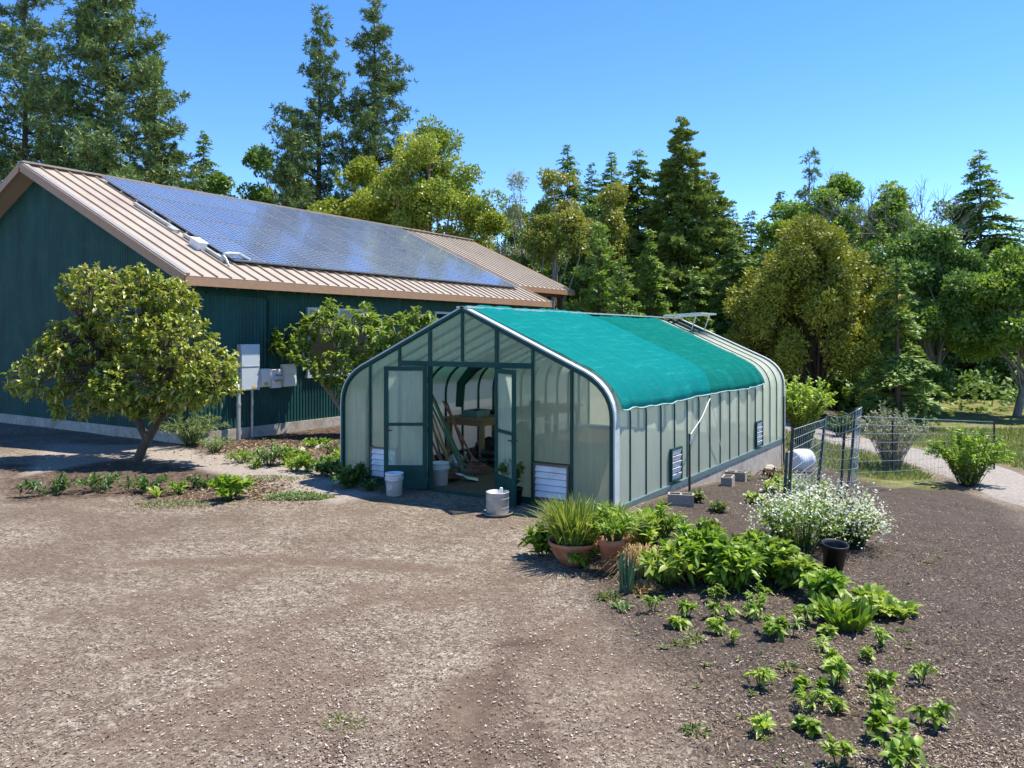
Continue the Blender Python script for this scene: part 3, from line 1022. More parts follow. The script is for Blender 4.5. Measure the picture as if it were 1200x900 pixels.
# opening roof vent near the far end
mb = MB()
n1 = Vector((.95, 0, .05))
for (ya, yb) in ((GL - 2 * bw + .03, GL - .03),):
    a = Vector((-2.68, ya, 3.17)); b = Vector((-2.68, yb, 3.17))
    for p, q in ((a, b), (a + n1, b + n1), (a, a + n1), (b, b + n1), ((a + b) / 2, (a + b) / 2 + n1)):
        mb.bar(p, q, .05, .04)
    for y in (ya + .1, yb - .1): mb.bar((-2.0, y, 2.78), (-1.85, y, 3.2), .025)
vo = mb.build('roof_vent', M['galv'], GH)
mb = MB(); mb.sheet([[a + Vector((0, 0, .005)), b + Vector((0, 0, .005))], [a + n1 + Vector((0, 0, .005)), b + n1 + Vector((0, 0, .005))]], False); mb.build('vent_pane', M['glazing'], vo)
mb = MB(); mb.bar((-2.05, GL - 2 * bw, 2.76), (-2.05, GL, 2.76), .05); mb.build('vent_curb', M['green_metal'], GH)


# shade cloths
def shade_cloth(name, label, y0, y1, hem, mat, lift, seed, left_hem=1.55, skew=0):
    rng = random.Random(seed)
    S = []
    # path from the sunny hem over the ridge to the other hem, sampled finely
    fine = []
    P_ = offset(PROF, lift)
    for (xa, za), (xb, zb) in zip(P_[:-1], P_[1:]):
        n = max(1, int(math.hypot(xb - xa, zb - za) / .12))
        for i in range(n): fine.append((xa + (xb - xa) * i / n, za + (zb - za) * i / n))
    fine.append(P_[-1])
    nrm = []
    for i in range(len(fine)):
        a = Vector(fine[max(0, i - 1)]); b = Vector(fine[min(len(fine) - 1, i + 1)]); t = (b - a).normalized()
        nrm.append((t.y, -t.x))
    mid = min(range(len(fine)), key=lambda i: abs(fine[i][0] + 2.75))
    sel = [i for i in range(len(fine)) if fine[i][1] > (hem if i < mid else left_hem)]
    rows = []
    ny = int((y1 - y0) / .055)
    for j in range(ny + 1):
        v = j / ny
        row = []
        for kk, i in enumerate(sel):
            x, z = fine[i]
            up = kk / len(sel)
            y = y0 + (y1 - y0) * v + skew * math.sin(PI * min(1, up * 2)) * v
            ph = (y % bw) / bw
            sag = -.012 * math.sin(PI * ph) * (1 if lift < .07 else .6)
            rip = .006 * math.sin(y * 9 + 3 * up + seed) + .008 * math.sin(y * 3.1 + 8 * up + seed) + .005 * math.sin(21 * y - 5 * up)
            rip += sum(h_ * math.exp(-((up - u_ - .03 * math.sin(y * q_ + seed)) / .007) ** 2) for u_, h_, q_ in ((.09, .012, .9), (.17, .016, .6), (.24, .010, 1.2), (.33, .018, .5), (.41, .012, .8), (.60, .014, .7)))
            edge = max(0, 1 - kk / 4)
            dz = edge * (-.010 * abs(math.sin(PI * ph)) + .016 * math.sin(y * 1.9 + seed) + .006 * math.sin(y * 11.3 + seed))
            out = edge * (.02 + .02 * math.sin(y * 7))
            o_ = sag + rip
            row.append((x + nrm[i][0] * o_ + out, y, z + nrm[i][1] * o_ + dz))
        rows.append(row)
    mb = MB(); mb.sheet(rows)
    o = mb.build(name, M[mat], None)
    sm = o.modifiers.new('thickness', 'SOLIDIFY'); sm.thickness = .006
    tag(o, label, 'shade cloth', 'shade cloths over the greenhouse')
    hm = MB(); hm.tube([(r[0][0] + .004, r[0][1], r[0][2] - .006) for r in rows], .014, 6)
    hm.build('hem', surf('hem_tape', (.25, .42, .42), .8, var=.3), o)
    return rows


rows = shade_cloth('shade_cloth', 'bright teal shade cloth over the near end of the greenhouse', .10, 4.15, 1.50, 'cloth_near', .075, 1, skew=.35)
shade_cloth('shade_cloth', 'darker green shade cloth over the far half of the greenhouse', 3.85, 8.05, 1.46, 'cloth_far', .04, 5)

# stake and cord
st = gnd(808, 578)
SX, SY = max(.25, st.x), st.y; pass
o = thing('stake', 'thin black stake beside the greenhouse holding a white cord', 'stake', (SX, SY, hz(SX, SY)))
mb = MB(); mb.bar((0, 0, -.15), (0, 0, 1.02), .035, .02); mb.bar((0.012, 0, -.15), (.012, 0, 1.02), .006, .04); mb.build('post', M['dark_steel'], o)
mb = MB()
zt = hz(SX, SY) + .98
mb.tube([(.07, 4.12, 1.45), ((SX + .12) / 2, (SY + 4.12) / 2, (zt + 1.45) / 2 - .03), (SX, SY, zt)], .008, 6)
mb.tube([(SX + .02, SY + .01, zt), (SX + .03, SY - .01, zt - .09), (SX - .01, SY + .02, zt - .16)], .02, 6)
mb.tube([(.07, 4.14, 1.43), (.1, 4.45, .9), (.06, 4.9, .25)], .006, 5)
cd = mb.build('cord', M['rope']); tag(cd, 'white cord tied from the teal shade cloth to the black stake', 'cord')


# cinder blocks
def cinder(loc, rz, label, stand=False):
    o = thing('cinder_block', label, 'cinder block', loc, rz, 'grey cinder blocks along the greenhouse')
    mb = MB(); L_, w, h = .40, .20, .20; t = .032
    mb.box((0, w / 2 - t / 2, h / 2), (L_, t, h)); mb.box((0, -w / 2 + t / 2, h / 2), (L_, t, h))
    for x in (-L_ / 2 + t / 2, 0, L_ / 2 - t / 2): mb.box((x, 0, h / 2), (t, w - 2 * t, h - .002))
    mb.box((0, 0, .012), (L_ - .07, w - .07, .02))
    b = mb.build('block_body', M['block'], o)
    return o


p = gnd(798, 592); cinder((p.x, p.y, p.z - .02), R(20), 'cinder block beside the black stake and the nearer side vent')
p = gnd(853, 569); cinder((p.x, p.y, p.z - .02), R(100), 'cinder block at the foundation halfway along the greenhouse')
p = gnd(866, 565); p.x = .26; cinder((p.x, p.y + .15, p.z - .02), R(5), 'cinder block half hidden behind another one at the foundation')


def rock(loc, d, label, seed, mat='rock'):
    rng = random.Random(seed)
    bm = bmesh.new(); bmesh.ops.create_icosphere(bm, subdivisions=3, radius=1)
    for v in bm.verts:
        n = v.co
        k = 1 + .18 * math.sin(n.x * 4 + seed) * math.cos(n.y * 3.2 + seed) + .1 * math.sin(n.z * 7 + n.x * 5 + seed)
        v.co = Vector((n.x * d[0], n.y * d[1], n.z * d[2])) * k
    me = bpy.data.meshes.new('rock'); bm.to_mesh(me); bm.free(); me.materials.append(M[mat])
    o = link(bpy.data.objects.new('rock', me)); o.location = loc; o.rotation_euler = (0, 0, rng.random() * 6)
    tag(o, label, 'rock'); return o


p = gnd(902, 552); rock(p + Vector((0, 0, .05)), (.22, .16, .10), 'flat pale rock by the far corner of the greenhouse foundation', 3)


# buckets
def bucket(loc, label, rz=0, print_=True, r=.15, h=.37):
    o = thing('bucket', label, 'bucket', loc, rz, 'white plastic buckets')
    mb = MB(); mb.lathe([(0, .0), (r * .86, .0), (r * .98, h), (r * 1.03, h), (r * 1.03, h - .02), (r * .985, h - .02)], 36)
    mb.lathe([(0, .03), (r * .83, .03), (r * .95, h - .002), (r * .99, h)], 36)
    for z in (h - .065, h - .10): mb.lathe([(r * .96, z - .008), (r * 1.03, z - .004), (r * 1.03, z + .004), (r * .97, z + .008)], 36)
    mb.build('body', M['whiteplastic'], o)
    mb = MB(); a0 = .15
    mb.tube([(r * 1.03 * math.cos(a) * 1.0, r * 1.03 * math.sin(a), h - .06 - .09 * math.sin(a - PI if a > PI else a)) for a in np.linspace(PI, 2 * PI, 14)], .005, 6)
    mb.build('handle', M['wire'], o)
    if print_:
        mb = MB(); rws = []
        for z in np.linspace(.10, .20, 4):
            rr = r * (.86 + .12 * z / h) + .003
            rws.append([(rr * math.cos(a), rr * math.sin(a), z + .012 * math.sin(7 * a)) for a in np.linspace(-2.05, -1.35, 8)])
        mb.sheet(rws); mb.build('faded_label', M['greyprint'], o)
    return o


p = gnd(462, 580); bucket(p, 'white bucket with faded print before the left greenhouse door', .25)
p = at(516, 568, 930 * 2.64 / (568 - 394)); bucket(Vector((p.x, p.y, .0)), 'plain white bucket just inside the greenhouse doorway', 1.0, False, .155, .40)
p = at(494, 566, 930 * 2.64 / (560 - 394)); bucket(Vector((p.x - .2, p.y + .3, .0)), 'white bucket half hidden behind the open left door inside', 2.0, False, .15, .36)
p = gnd(583, 603)
o = thing('metal_can', 'round galvanised can in a saucer beside the right greenhouse door', 'metal can', p)
mb = MB(); mb.lathe([(0, .03), (.165, .03), (.168, .04), (.168, .33), (.172, .335), (.168, .34), (.160, .338), (.158, .07), (0, .07)], 40)
for z in (.12, .25): mb.lathe([(.168, z - .008), (.173, z), (.168, z + .008)], 40)
mb.build('body', surf('dull_zinc', (.42, .44, .43), .5, metal=.45, var=.2, nscale=7, dirt=(.3, .22, .13), dscale=3), o)
mb = MB(); mb.tube([(.02, .03, .12), (.05, .02, .36), (.055, .02, .40)], [.02, .028, .02], 10); mb.build('scoop', M['whiteplastic'], o)
o = thing('saucer', 'wide grey saucer under the galvanised can', 'saucer', p)
mb = MB(); mb.lathe([(0, .0), (.19, .0), (.235, .045), (.225, .045), (.185, .02), (0, .022)], 40); mb.build('dish', surf('saucer_clay', (.28, .24, .2), .8, var=.2), o)

# ------------------------------------------------------------------ inside the greenhouse
o = thing('workbench', 'wooden potting bench along the left inner wall of the greenhouse', 'workbench', (-4.75, 2.9, 0))
mb = MB()
for x in np.arange(-.42, .43, .21): mb.box((x, 2.0, .91), (.19, 4.4, .04))
mb.build('top', M['wood'], o)
for x in (-.42, .42):
    for y in (-.1, 1.6, 3.0, 4.1):
        mb = MB(); mb.box((x, y, .445), (.09, .09, .89)); mb.build('leg', M['wood'], o)
mb = MB(); mb.box((.42, 2.0, .83), (.04, 4.25, .12)); mb.box((0, -.12, .83), (.84, .04, .12)); mb.build('apron', M['wood'], o)


def tray(loc, d, label, mat):
    o = thing('seed_tray', label, 'tray', loc, 0, 'trays on the potting bench')
    mb = MB(); w, l, h = d; t = .012
    mb.box((0, 0, t / 2), (w, l, t)); mb.box((w / 2, 0, h / 2), (t, l, h)); mb.box((-w / 2, 0, h / 2), (t, l, h)); mb.box((0, l / 2, h / 2), (w, t, h)); mb.box((0, -l / 2, h / 2), (w, t, h))
    mb.build('tray_shell', M[mat], o)
    mb = MB(); mb.box((0, 0, h * .4), (w - .03, l - .03, h * .5)); mb.build('soil', M['soil'], o)


tray((-4.72, 3.15, .93), (.36, .5, .14), 'deep blue-grey tub on the near end of the bench', 'bluegrey')
tray((-4.65, 3.85, .93), (.5, .42, .07), 'shallow black seed tray in the middle of the bench', 'black')
tray((-4.55, 4.6, .93), (.5, .5, .07), 'shallow black seed tray toward the far end of the bench', 'black')
rng = random.Random(4)
for i, (x, y, r_, h_, lb) in enumerate(((-4.5, 5.2, .13, .2, 'black nursery pot on the far end of the bench'), (-4.8, 5.6, .1, .16, 'small black nursery pot at the back of the bench'))):
    o = thing('nursery_pot', lb, 'pot', (x, y, .93)); mb = MB()
    mb.lathe([(0, 0), (r_ * .8, 0), (r_, h_), (r_ * 1.06, h_), (r_ * .92, h_ - .02), (r_ * .75, .03), (0, .03)], 20); mb.build('pot', M['black'], o)
    mb = MB(); mb.lathe([(0, h_ * .8), (r_ * .9, h_ * .8)], 16); mb.build('soil', M['soil'], o)


def sack(loc, d, label, seed, rz=0, mat='blackrub'):
    o = rock(loc, d, label, seed, mat)
    o.name = 'sack'; o['category'] = 'sack'; o['group'] = 'sacks under the potting bench'; o.rotation_euler = (0, 0, rz)


sack((-4.5, 3.3, .22), (.36, .42, .24), 'dull black sack slumped under the near end of the bench', 1, .3)
sack((-4.25, 3.75, .34), (.34, .5, .34), 'big black sack bulging out from under the bench', 2, .9)
sack((-4.6, 4.5, .30), (.36, .5, .32), 'black sack pushed far back under the bench', 6, .2)
sack((-3.95, 3.1, .13), (.24, .34, .15), 'low black sack lying flat before the bench', 9, .5)
o = thing('drain_hose', 'ribbed black drain hose coiled before the bench', 'hose', (-3.9, 2.75, .0))
mb = MB(); mb.tube([(.34 * math.cos(a) * (1 - a * .012), .34 * math.sin(a) * (1 - a * .012), .06 + .02 * a) for a in np.linspace(0, 15, 90)], [.052 if i % 2 else .060 for i in range(90)], 10); mb.build('coil', M['black'], o)


def tool(base, top, label, kind, mat):
    o = thing('garden_tool', label, 'garden tool', base, 0, 'long garden tools leaning inside the greenhouse')
    b = Vector((0, 0, 0)); t = Vector(top) - Vector(base); t.z *= .80
    d = t.normalized()
    side = d.cross(Vector((0, 0, 1))).normalized()
    mb = MB(); mb.tube([b + d * .3, b + t * .6, t], [.021, .022, .020], 8); mb.build('handle', M[mat], o)
    mb = MB()
    if kind == 'rake':
        mb.bar(b + d * .12 - side * .2, b + d * .12 + side * .2, .025); mb.tube([b + d * .32, b + d * .12], .01, 6)
        for i in range(9): mb.tube([b + d * .12 + side * (.2 * (i / 4 - 1)), b + d * .02 + side * (.2 * (i / 4 - 1)) + Vector((.03, -.03, 0))], .005, 5)
        mb.build('rake_head', M['toolsteel'], o)
    elif kind == 'shovel':
        rows_ = []
        for k in range(6):
            s = k / 5; w = .12 * (1 - .75 * s ** 3)
            rows_.append([b + d * (.34 - .34 * s) + side * (w * q) + side.cross(d) * (.03 * (q * q - 1)) for q in (-1, -.5, 0, .5, 1)])
        mb.sheet(rows_); mb.build('blade', M['toolsteel'], o)
    elif kind == 'hoe':
        mb.tube([b + d * .32, b + d * .1], .01, 6); mb.box(b + d * .06, (.16, .02, .10)); mb.build('blade', M['toolsteel'], o)
    elif kind == 'fan':
        for i in range(13):
            q = (i / 6 - 1)
            mb.tube([b + d * .42, b + d * (.02 + .05 * q * q) + side * (.30 * q), b + d * (-.02 + .05 * q * q) + side * (.30 * q) + side.cross(d) * .04], .008, 5)
        mb.bar(b + d * .18 - side * .2, b + d * .18 + side * .2, .014)
        mb.build('rake_head', M['rust'], o)
    else:
        for i in range(4): mb.tube([b + d * .3 + side * (.02 * (i - 1.5)), b + d * .22 + side * (.06 * (i - 1.5)), b + side * (.06 * (i - 1.5))], .008, 5)
        mb.build('fork_head', M['toolsteel'], o)
    return o


tb = [
    ((-4.25, 1.05, 0), (-5.36, 1.6, 1.45), 'pale handled shovel at the left end of the leaning tools', 'shovel', 'handle'),
    ((-4.15, 1.15, 0), (-5.36, 1.95, 1.60), 'wooden rake leaning third from the left among the tools', 'rake', 'handle'),
    ((-4.05, 1.25, 0), (-5.30, 1.80, 1.72), 'straight handled garden fork in the bundle of tools', 'fork', 'handle'),
    ((-3.95, 1.35, 0), (-5.25, 2.1, 1.80), 'brown handled hoe in the middle of the tools', 'hoe', 'handle'),
    ((-3.85, 1.55, 0), (-5.10, 1.85, 1.98), 'tallest tool with a dark green handle', 'hoe', 'handle_green'),
    ((-3.78, 1.50, 0), (-5.2, 2.25, 1.70), 'light wooden hoe beside the tall green tool', 'hoe', 'handle'),
    ((-3.60, 1.72, 0.02), (-4.95, 2.3, 1.62), 'fan rake with spread red tines at the front of the tools', 'fan', 'handle_red'),
    ((-4.2, 1.4, 0), (-5.36, 2.35, 1.35), 'short dark green shovel behind the wooden handles', 'shovel', 'handle_green'),
    ((-4.35, .9, 0), (-5.36, 1.3, 1.30), 'short wooden fork nearest the open left door', 'fork', 'handle'),
    ((-3.72, 1.62, 0), (-5.0, 2.5, 1.55), 'thin red handled rake behind the fan rake', 'rake', 'handle_red'),
]
tb += [
    ((-4.30, 1.25, 0), (-5.38, 1.45, 1.52), 'pale handled hoe between the two leftmost tools', 'hoe', 'handle'),
    ((-4.02, 1.42, 0), (-5.34, 2.05, 1.66), 'pale wooden rake crossing the middle of the bundle', 'rake', 'handle'),
    ((-3.92, 1.20, 0), (-5.28, 1.68, 1.62), 'red handled shovel crossing in front of the fork', 'shovel', 'handle_red'),
    ((-3.68, 1.45, 0), (-5.05, 2.05, 1.84), 'green handled fork just right of the tallest tool', 'fork', 'handle_green'),
]
for a in tb: tool(*a)
tb2 = [
    ((-4.45, .75, 0), (-5.4, 1.0, 1.2), 'short pale handled hoe behind the left door edge', 'hoe', 'handle'),
    ((-4.12, 1.02, 0), (-5.34, 1.72, 1.55), 'thin wooden handled shovel in the back of the bundle', 'shovel', 'handle'),
    ((-3.88, 1.62, 0), (-5.15, 2.3, 1.62), 'wooden rake with its head down beside the bench leg', 'rake', 'handle'),
    ((-4.0, 1.08, 0), (-5.32, 1.58, 1.36), 'low slanting red handled fork before the watering can', 'fork', 'handle_red'),
]
for a in tb2: tool(*a)
o = thing('garden_hose', 'coiled dark hose on the floor below the tools', 'hose', (-3.95, 1.95, 0))
mb = MB(); mb.tube([((.26 + .02 * math.sin(3 * a)) * math.cos(a), (.26 + .02 * math.cos(2 * a)) * math.sin(a), .02 + .008 * a) for a in np.linspace(0, 26, 120)], .013, 6); mb.build('coil', M['green_metal'], o)
o = thing('watering_can', 'pale metal watering can among the tool handles', 'watering can', (-4.2, 1.75, 0))
mb = MB(); mb.lathe([(0, 0), (.14, 0), (.13, .3), (.05, .36), (0, .36)], 24); mb.build('body', M['galv'], o)
mb = MB(); mb.tube([(.1, -.05, .08), (.28, -.12, .3), (.34, -.15, .42)], [.03, .02, .025], 8); mb.build('spout', M['galv'], o)
mb = MB(); mb.tube([(-.12, 0, .1), (-.26, .02, .2), (-.22, .02, .38), (-.02, 0, .44), (.04, 0, .35)], .012, 6); mb.build('handle', M['galv'], o)
o = thing('dust_pan', 'white plastic dust pan lying on the greenhouse floor', 'dust pan', (-3.25, 1.15, .02), 2.2)
mb = MB(); mb.sheet([[(-.14, 0, .01), (0, 0, .0), (.14, 0, .01)], [(-.12, .2, .05), (0, .2, .03), (.12, .2, .05)], [(-.05, .27, .09), (0, .27, .08), (.05, .27, .09)]]); mb.tube([(0, .26, .08), (0, .42, .12)], .018, 8)
mb.build('pan', M['whiteplastic'], o); o.children[0].modifiers.new('t', 'SOLIDIFY').thickness = .008
sack((-3.75, 1.0, .08), (.34, .16, .09), 'crumpled brown sack on the floor behind the plain bucket', 12, 2.0, 'darkwood')
o = thing('hanging_light', 'white dish light hanging over the potting bench', 'lamp', (-4.1, 5.2, 1.95))
mb = MB(); mb.lathe([(.28, 0), (.26, .03), (.08, .10), (.03, .16), (0, .16)], 24); mb.build('lamp_shade', M['whiteplastic'], o)
mb = MB(); mb.tube([(0, 0, .16), (0, 0, .50)], .006, 5); mb.build('cord', M['dark_steel'], o)
o = thing('circulation_fan', 'long dark green duct hanging inside below the curved eave', 'duct', (-5.0, 3.2, 1.1))
mb = MB(); mb.tube([(-.2, 0, 0), (-.2, .05, .5), (.1, .1, .85), (.5, .3, 1.15)], [.09, .1, .12, .13], 10); mb.build('duct_tube', M['green_metal'], o)
o.name = 'hanging_duct'
# ------------------------------------------------------------------ leaves
def unit(a):
    return a / np.maximum(1e-9, np.linalg.norm(a, axis=-1, keepdims=True))


def rdir(rng, n):
    return unit(rng.normal(size=(n, 3)))


def leaf_quads(C, D, Nn, Ln, W):
    """flat pointed leaves: rhombus per leaf"""
    S = unit(np.cross(D, Nn)) * (W[:, None] / 2)
    a = C; b = C + D * (Ln * .45)[:, None] + S; c = C + D * Ln[:, None]; d = C + D * (Ln * .45)[:, None] - S
    V = np.stack([a, b, c, d], 1).reshape(-1, 3)
    Q = np.arange(len(V)).reshape(-1, 4)
    return V, Q


def strip_leaves(C, D, Ln, W, droop, rng, prof=(.35, 1.0, .85, .06), fold=.18):
    """bent leaves of three segments, folded along the midrib"""
    n = len(C); up = np.array([0, 0, 1.0])
    S = unit(np.cross(D, np.tile(up, (n, 1)) + rng.normal(size=(n, 3)) * .25))
    Nn = unit(np.cross(S, D))
    V = []
    for i, p in enumerate(prof):
        s = i / (len(prof) - 1)
        c = C + D * (Ln * s)[:, None] - up * (droop * Ln * s * s)[:, None]
        w = (W * p / 2)[:, None]
        V += [c + S * w + Nn * w * fold * 2, c, c - S * w + Nn * w * fold * 2]
    V = np.stack(V, 1)
    k = V.shape[1]
    base = []
    for i in range(len(prof) - 1):
        o = i * 3
        base += [(o, o + 1, o + 4, o + 3), (o + 1, o + 2, o + 5, o + 4)]
    base = np.array(base)
    Q = (base[None] + (np.arange(n) * k)[:, None, None]).reshape(-1, 4)
    return V.reshape(-1, 3), Q, np.repeat(rng.random(n), len(base))


def cat_(parts):
    V = []; Q = []; Rr = []; o = 0
    for v, q, r in parts:
        V.append(v); Q.append(q + o); Rr.append(r); o += len(v)
    return np.concatenate(V), np.concatenate(Q), np.concatenate(Rr)


LM = {
    'pine': leafmat('pine_needles', [(0.062, 0.118, 0.048), (0.138, 0.214, 0.068), (0.262, 0.318, 0.103)], .15, .5),
    'fir': leafmat('fir_needles', [(0.076, 0.138, 0.049), (0.158, 0.256, 0.068), (0.276, 0.372, 0.090)], .2, .55),
    'fir_light': leafmat('young_fir_needles', [(0.110, 0.200, 0.044), (0.206, 0.311, 0.062), (0.331, 0.434, 0.083)], .25, .55),
    'cedar': leafmat('cedar_sprays', [(0.079, 0.130, 0.043), (0.158, 0.223, 0.055), (0.288, 0.338, 0.079)], .2, .55),
    'olive': leafmat('golden_cedar_sprays', [(0.090, 0.118, 0.020), (0.280, 0.302, 0.034), (0.515, 0.482, 0.067)], .2, .55),
    'madrone': leafmat('madrone_leaves', [(0.091, 0.152, 0.024), (0.200, 0.266, 0.039), (0.339, 0.394, 0.061), (0.399, 0.339, 0.079)], .3, .42),
    'madrone_red': leafmat('rusty_leaves', [(0.103, 0.149, 0.029), (0.230, 0.270, 0.046), (0.333, 0.322, 0.069), (0.380, 0.253, 0.081)], .3, .45),
    'oak': leafmat('dark_oak_leaves', [(0.071, 0.144, 0.036), (0.136, 0.230, 0.049), (0.230, 0.331, 0.065)], .28, .5),
    'yellow': leafmat('yellow_green_leaves', [(0.132, 0.182, 0.020), (0.253, 0.303, 0.031), (0.374, 0.396, 0.050)], .35, .5),
    'maple': leafmat('maple_leaves', [(0.112, 0.197, 0.037), (0.182, 0.289, 0.053), (0.270, 0.365, 0.079)], .4, .5),
    'gloss': leafmat('glossy_leaves', [(.07, .13, .022), (.15, .22, .03), (.30, .36, .05), (.44, .44, .10), (.42, .36, .16)], .25, .36, .6),
    'fig': leafmat('fig_leaves', [(0.101, 0.169, 0.024), (0.196, 0.277, 0.038), (0.324, 0.405, 0.068)], .38, .45),
    'grey': leafmat('grey_twigs', [(.13, .12, .10), (.2, .185, .15)], .1, .8),
    'garden': leafmat('garden_leaves', [(.10, .19, .02), (.19, .30, .03), (.31, .42, .06)], .38, .45),
    'lettuce': leafmat('pale_garden_leaves', [(.19, .28, .04), (.31, .41, .07), (.42, .50, .12)], .4, .45),
    'dark_leaf': leafmat('dark_garden_leaves', [(.04, .095, .028), (.08, .155, .035), (.14, .225, .045)], .3, .4),
    'grass': leafmat('grass_blades', [(0.098, 0.168, 0.028), (0.196, 0.266, 0.042), (0.336, 0.350, 0.098)], .35, .5),
    'leek': leafmat('leek_leaves', [(.035, .09, .07), (.06, .13, .09), (.10, .17, .10)], .25, .45),
    'straw': leafmat('dry_straw', [(0.247, 0.162, 0.068), (0.380, 0.261, 0.128), (0.494, 0.360, 0.195)], .2, .8),
    'white': leafmat('white_flowers', [(.60, .62, .52), (.72, .73, .66), (.78, .78, .74)], .3, .7),
    'rosemary': leafmat('grey_green_leaves', [(0.112, 0.173, 0.061), (0.203, 0.284, 0.102), (0.325, 0.386, 0.173)], .25, .6),
    'sage': leafmat('silver_leaves', [(0.169, 0.195, 0.117), (0.286, 0.312, 0.208), (0.442, 0.455, 0.351)], .25, .7),
    'redleaf': leafmat('reddish_leaves', [(0.096, 0.030, 0.024), (0.168, 0.084, 0.030), (0.144, 0.180, 0.042)], .3, .5),
    'litter': leafmat('leaf_litter', [(.07, .045, .03), (.22, .15, .09), (.42, .33, .22)], .1, .9),
    'chips': leafmat('chip_wood', [(.12, .085, .066), (.24, .185, .148), (.36, .29, .25), (.60, .53, .47)], 0, .9, .1),
    'weed': leafmat('weed_leaves', [(0.091, 0.130, 0.039), (0.169, 0.208, 0.065), (0.260, 0.273, 0.117)], .35, .5),
}


# ------------------------------------------------------------------ trees
def limb(mb, a, b, r0, r1, rng, n=5, bend=.12, sides=7):
    a = Vector(a); b = Vector(b); L_ = (b - a).length
    off = Vector((rng.normal(), rng.normal(), abs(rng.normal()) * .6)) * L_ * bend
    pts = []; rad = []
    for i in range(n + 1):
        t = i / n
        pts.append(a.lerp(b, t) + off * math.sin(PI * t)); rad.append(r0 + (r1 - r0) * t)
    mb.tube(pts, rad, sides, False)
    return pts


def conifer(rng, H, Rr, z0=.08, kind='fir', wh=.30, lush=1.0, power=.85):
    """needle tree: returns trunk MB and crown arrays"""
    tk = MB()
    lean = rng.normal(size=2) * .004 * H
    r0 = .011 * H + .05

    def axis_pt(z): return Vector((lean[0] * (z / H) ** 2, lean[1] * (z / H) ** 2, z))
    tk.tube([axis_pt(z) for z in np.linspace(-.4, H * .985, 12)], [r0 * (1 - .97 * i / 11) + .008 for i in range(12)], 8, False)
    P = []; lob = rng.random(3) * 6
    z = H * z0
    spray = []   # C, D, N, L, W
    up = np.array([0, 0, 1.0])
    while z < H * .992:
        f = (z - H * z0) / (H * (1 - z0))
        nb = int(rng.integers(4, 7)) if kind != 'pine' else int(rng.integers(3, 6))
        for _ in range(nb):
            az = rng.random() * 2 * PI
            prof = (1 - f) ** power
            if kind == 'pine': prof = min(1.0, (1 - f) ** .8 * 1.15) * (.45 + .55 * min(1, f * 3.2))
            if kind == 'cedar': prof = (1 - f) ** .8 * (.75 + .25 * min(1, f * 5))
            L_ = Rr * prof * (.50 + .62 * rng.random()) * (1 + .18 * math.sin(az * 2 + lob[0] + z * .5)) + .10
            d = np.array([math.cos(az), math.sin(az), 0])
            rise = {'fir': .22 - .25 * (1 - f), 'pine': .28 - .12 * (1 - f), 'cedar': .45}[kind]
            droop = {'fir': .34, 'pine': -.10, 'cedar': .25}[kind]
            b0 = np.array(axis_pt(z + rng.normal() * wh * .45))

            def path(s): return b0 + d * (L_ * s)[:, None] + up * (L_ * (rise * s - droop * s * s))[:, None]
            if L_ > .5:
                tk.tube([tuple(q) for q in path(np.array([0, .4, .8]))], [max(.012, .022 * L_), max(.009, .014 * L_), .007], 4, False)
            if kind == 'pine':
                nt = max(3, int(L_ / .105 * lush))
                s = .18 + .82 * rng.random(nt) ** .8; s[0] = 1
                C = path(s) + rng.normal(size=(nt, 3)) * (.12 + .16 * L_ * (1.15 - s))[:, None] * np.array([1, 1, .6])
                kq = 13
                Cc = np.repeat(C, kq, 0)
                Dd = unit(rdir(rng, nt * kq) + d * .45 + up * .35)
                Ln = .20 + .18 * rng.random(nt * kq)
                sh = np.repeat(rng.random(nt), kq) * .6 + rng.random(nt * kq) * .4
                spray.append((Cc, Dd, rdir(rng, nt * kq), Ln, Ln * .20, sh))
            else:
                step = .17 if kind == 'fir' else .19
                ns = max(2, int(L_ / step * lush))
                s = np.clip(np.linspace(.14, 1, ns) + rng.normal(size=ns) * .02, .1, 1)
                C = path(s)
                sd = np.array([-d[1], d[0], 0])
                bshade = rng.random()
                for sg in (-1, 1):
                    for q in range(2):
                        tw = np.minimum(.62, (.42 * L_ * (1.05 - s) + .16)) * (.8 + .4 * rng.random(ns))
                        fwd = .75 + .5 * q
                        if kind == 'fir':
                            D = unit(d * fwd + sd * sg * (1.05 - .5 * q) + up * (-.18 + rng.normal(size=(ns, 1)) * .16))
                            Nn = unit(up + rng.normal(size=(ns, 3)) * .45)
                        else:
                            D = unit(d * fwd + sd * sg * (.9 - .3 * q) + up * (.25 + rng.normal(size=(ns, 1)) * .4))
                            Nn = unit(rng.normal(size=(ns, 3)) + d * .4)
                        spray.append((C + rng.normal(size=(ns, 3)) * .04, D, Nn, tw, .085 + .11 * tw, np.clip(.25 + .5 * bshade * .6 + rng.random(ns) * .45 + .15 * (s - .6), 0, 1)))
                        # side twiglets give the sprays a ragged edge
                        C2 = C + D * (tw * .5)[:, None]
                        D2 = unit(D + rng.normal(size=(ns, 3)) * .55)
                        spray.append((C2, D2, Nn, tw * .62, .07 + .08 * tw, np.clip(.2 + .5 * bshade * .6 + rng.random(ns) * .5, 0, 1)))
        z += wh * (.75 + .5 * rng.random()) * (1 if kind != 'pine' else 1.25)
    A = [np.concatenate([s_[i] for s_ in spray]) for i in range(6)]
    V, Q = leaf_quads(*A[:5])
    return tk, V, Q, A[5]


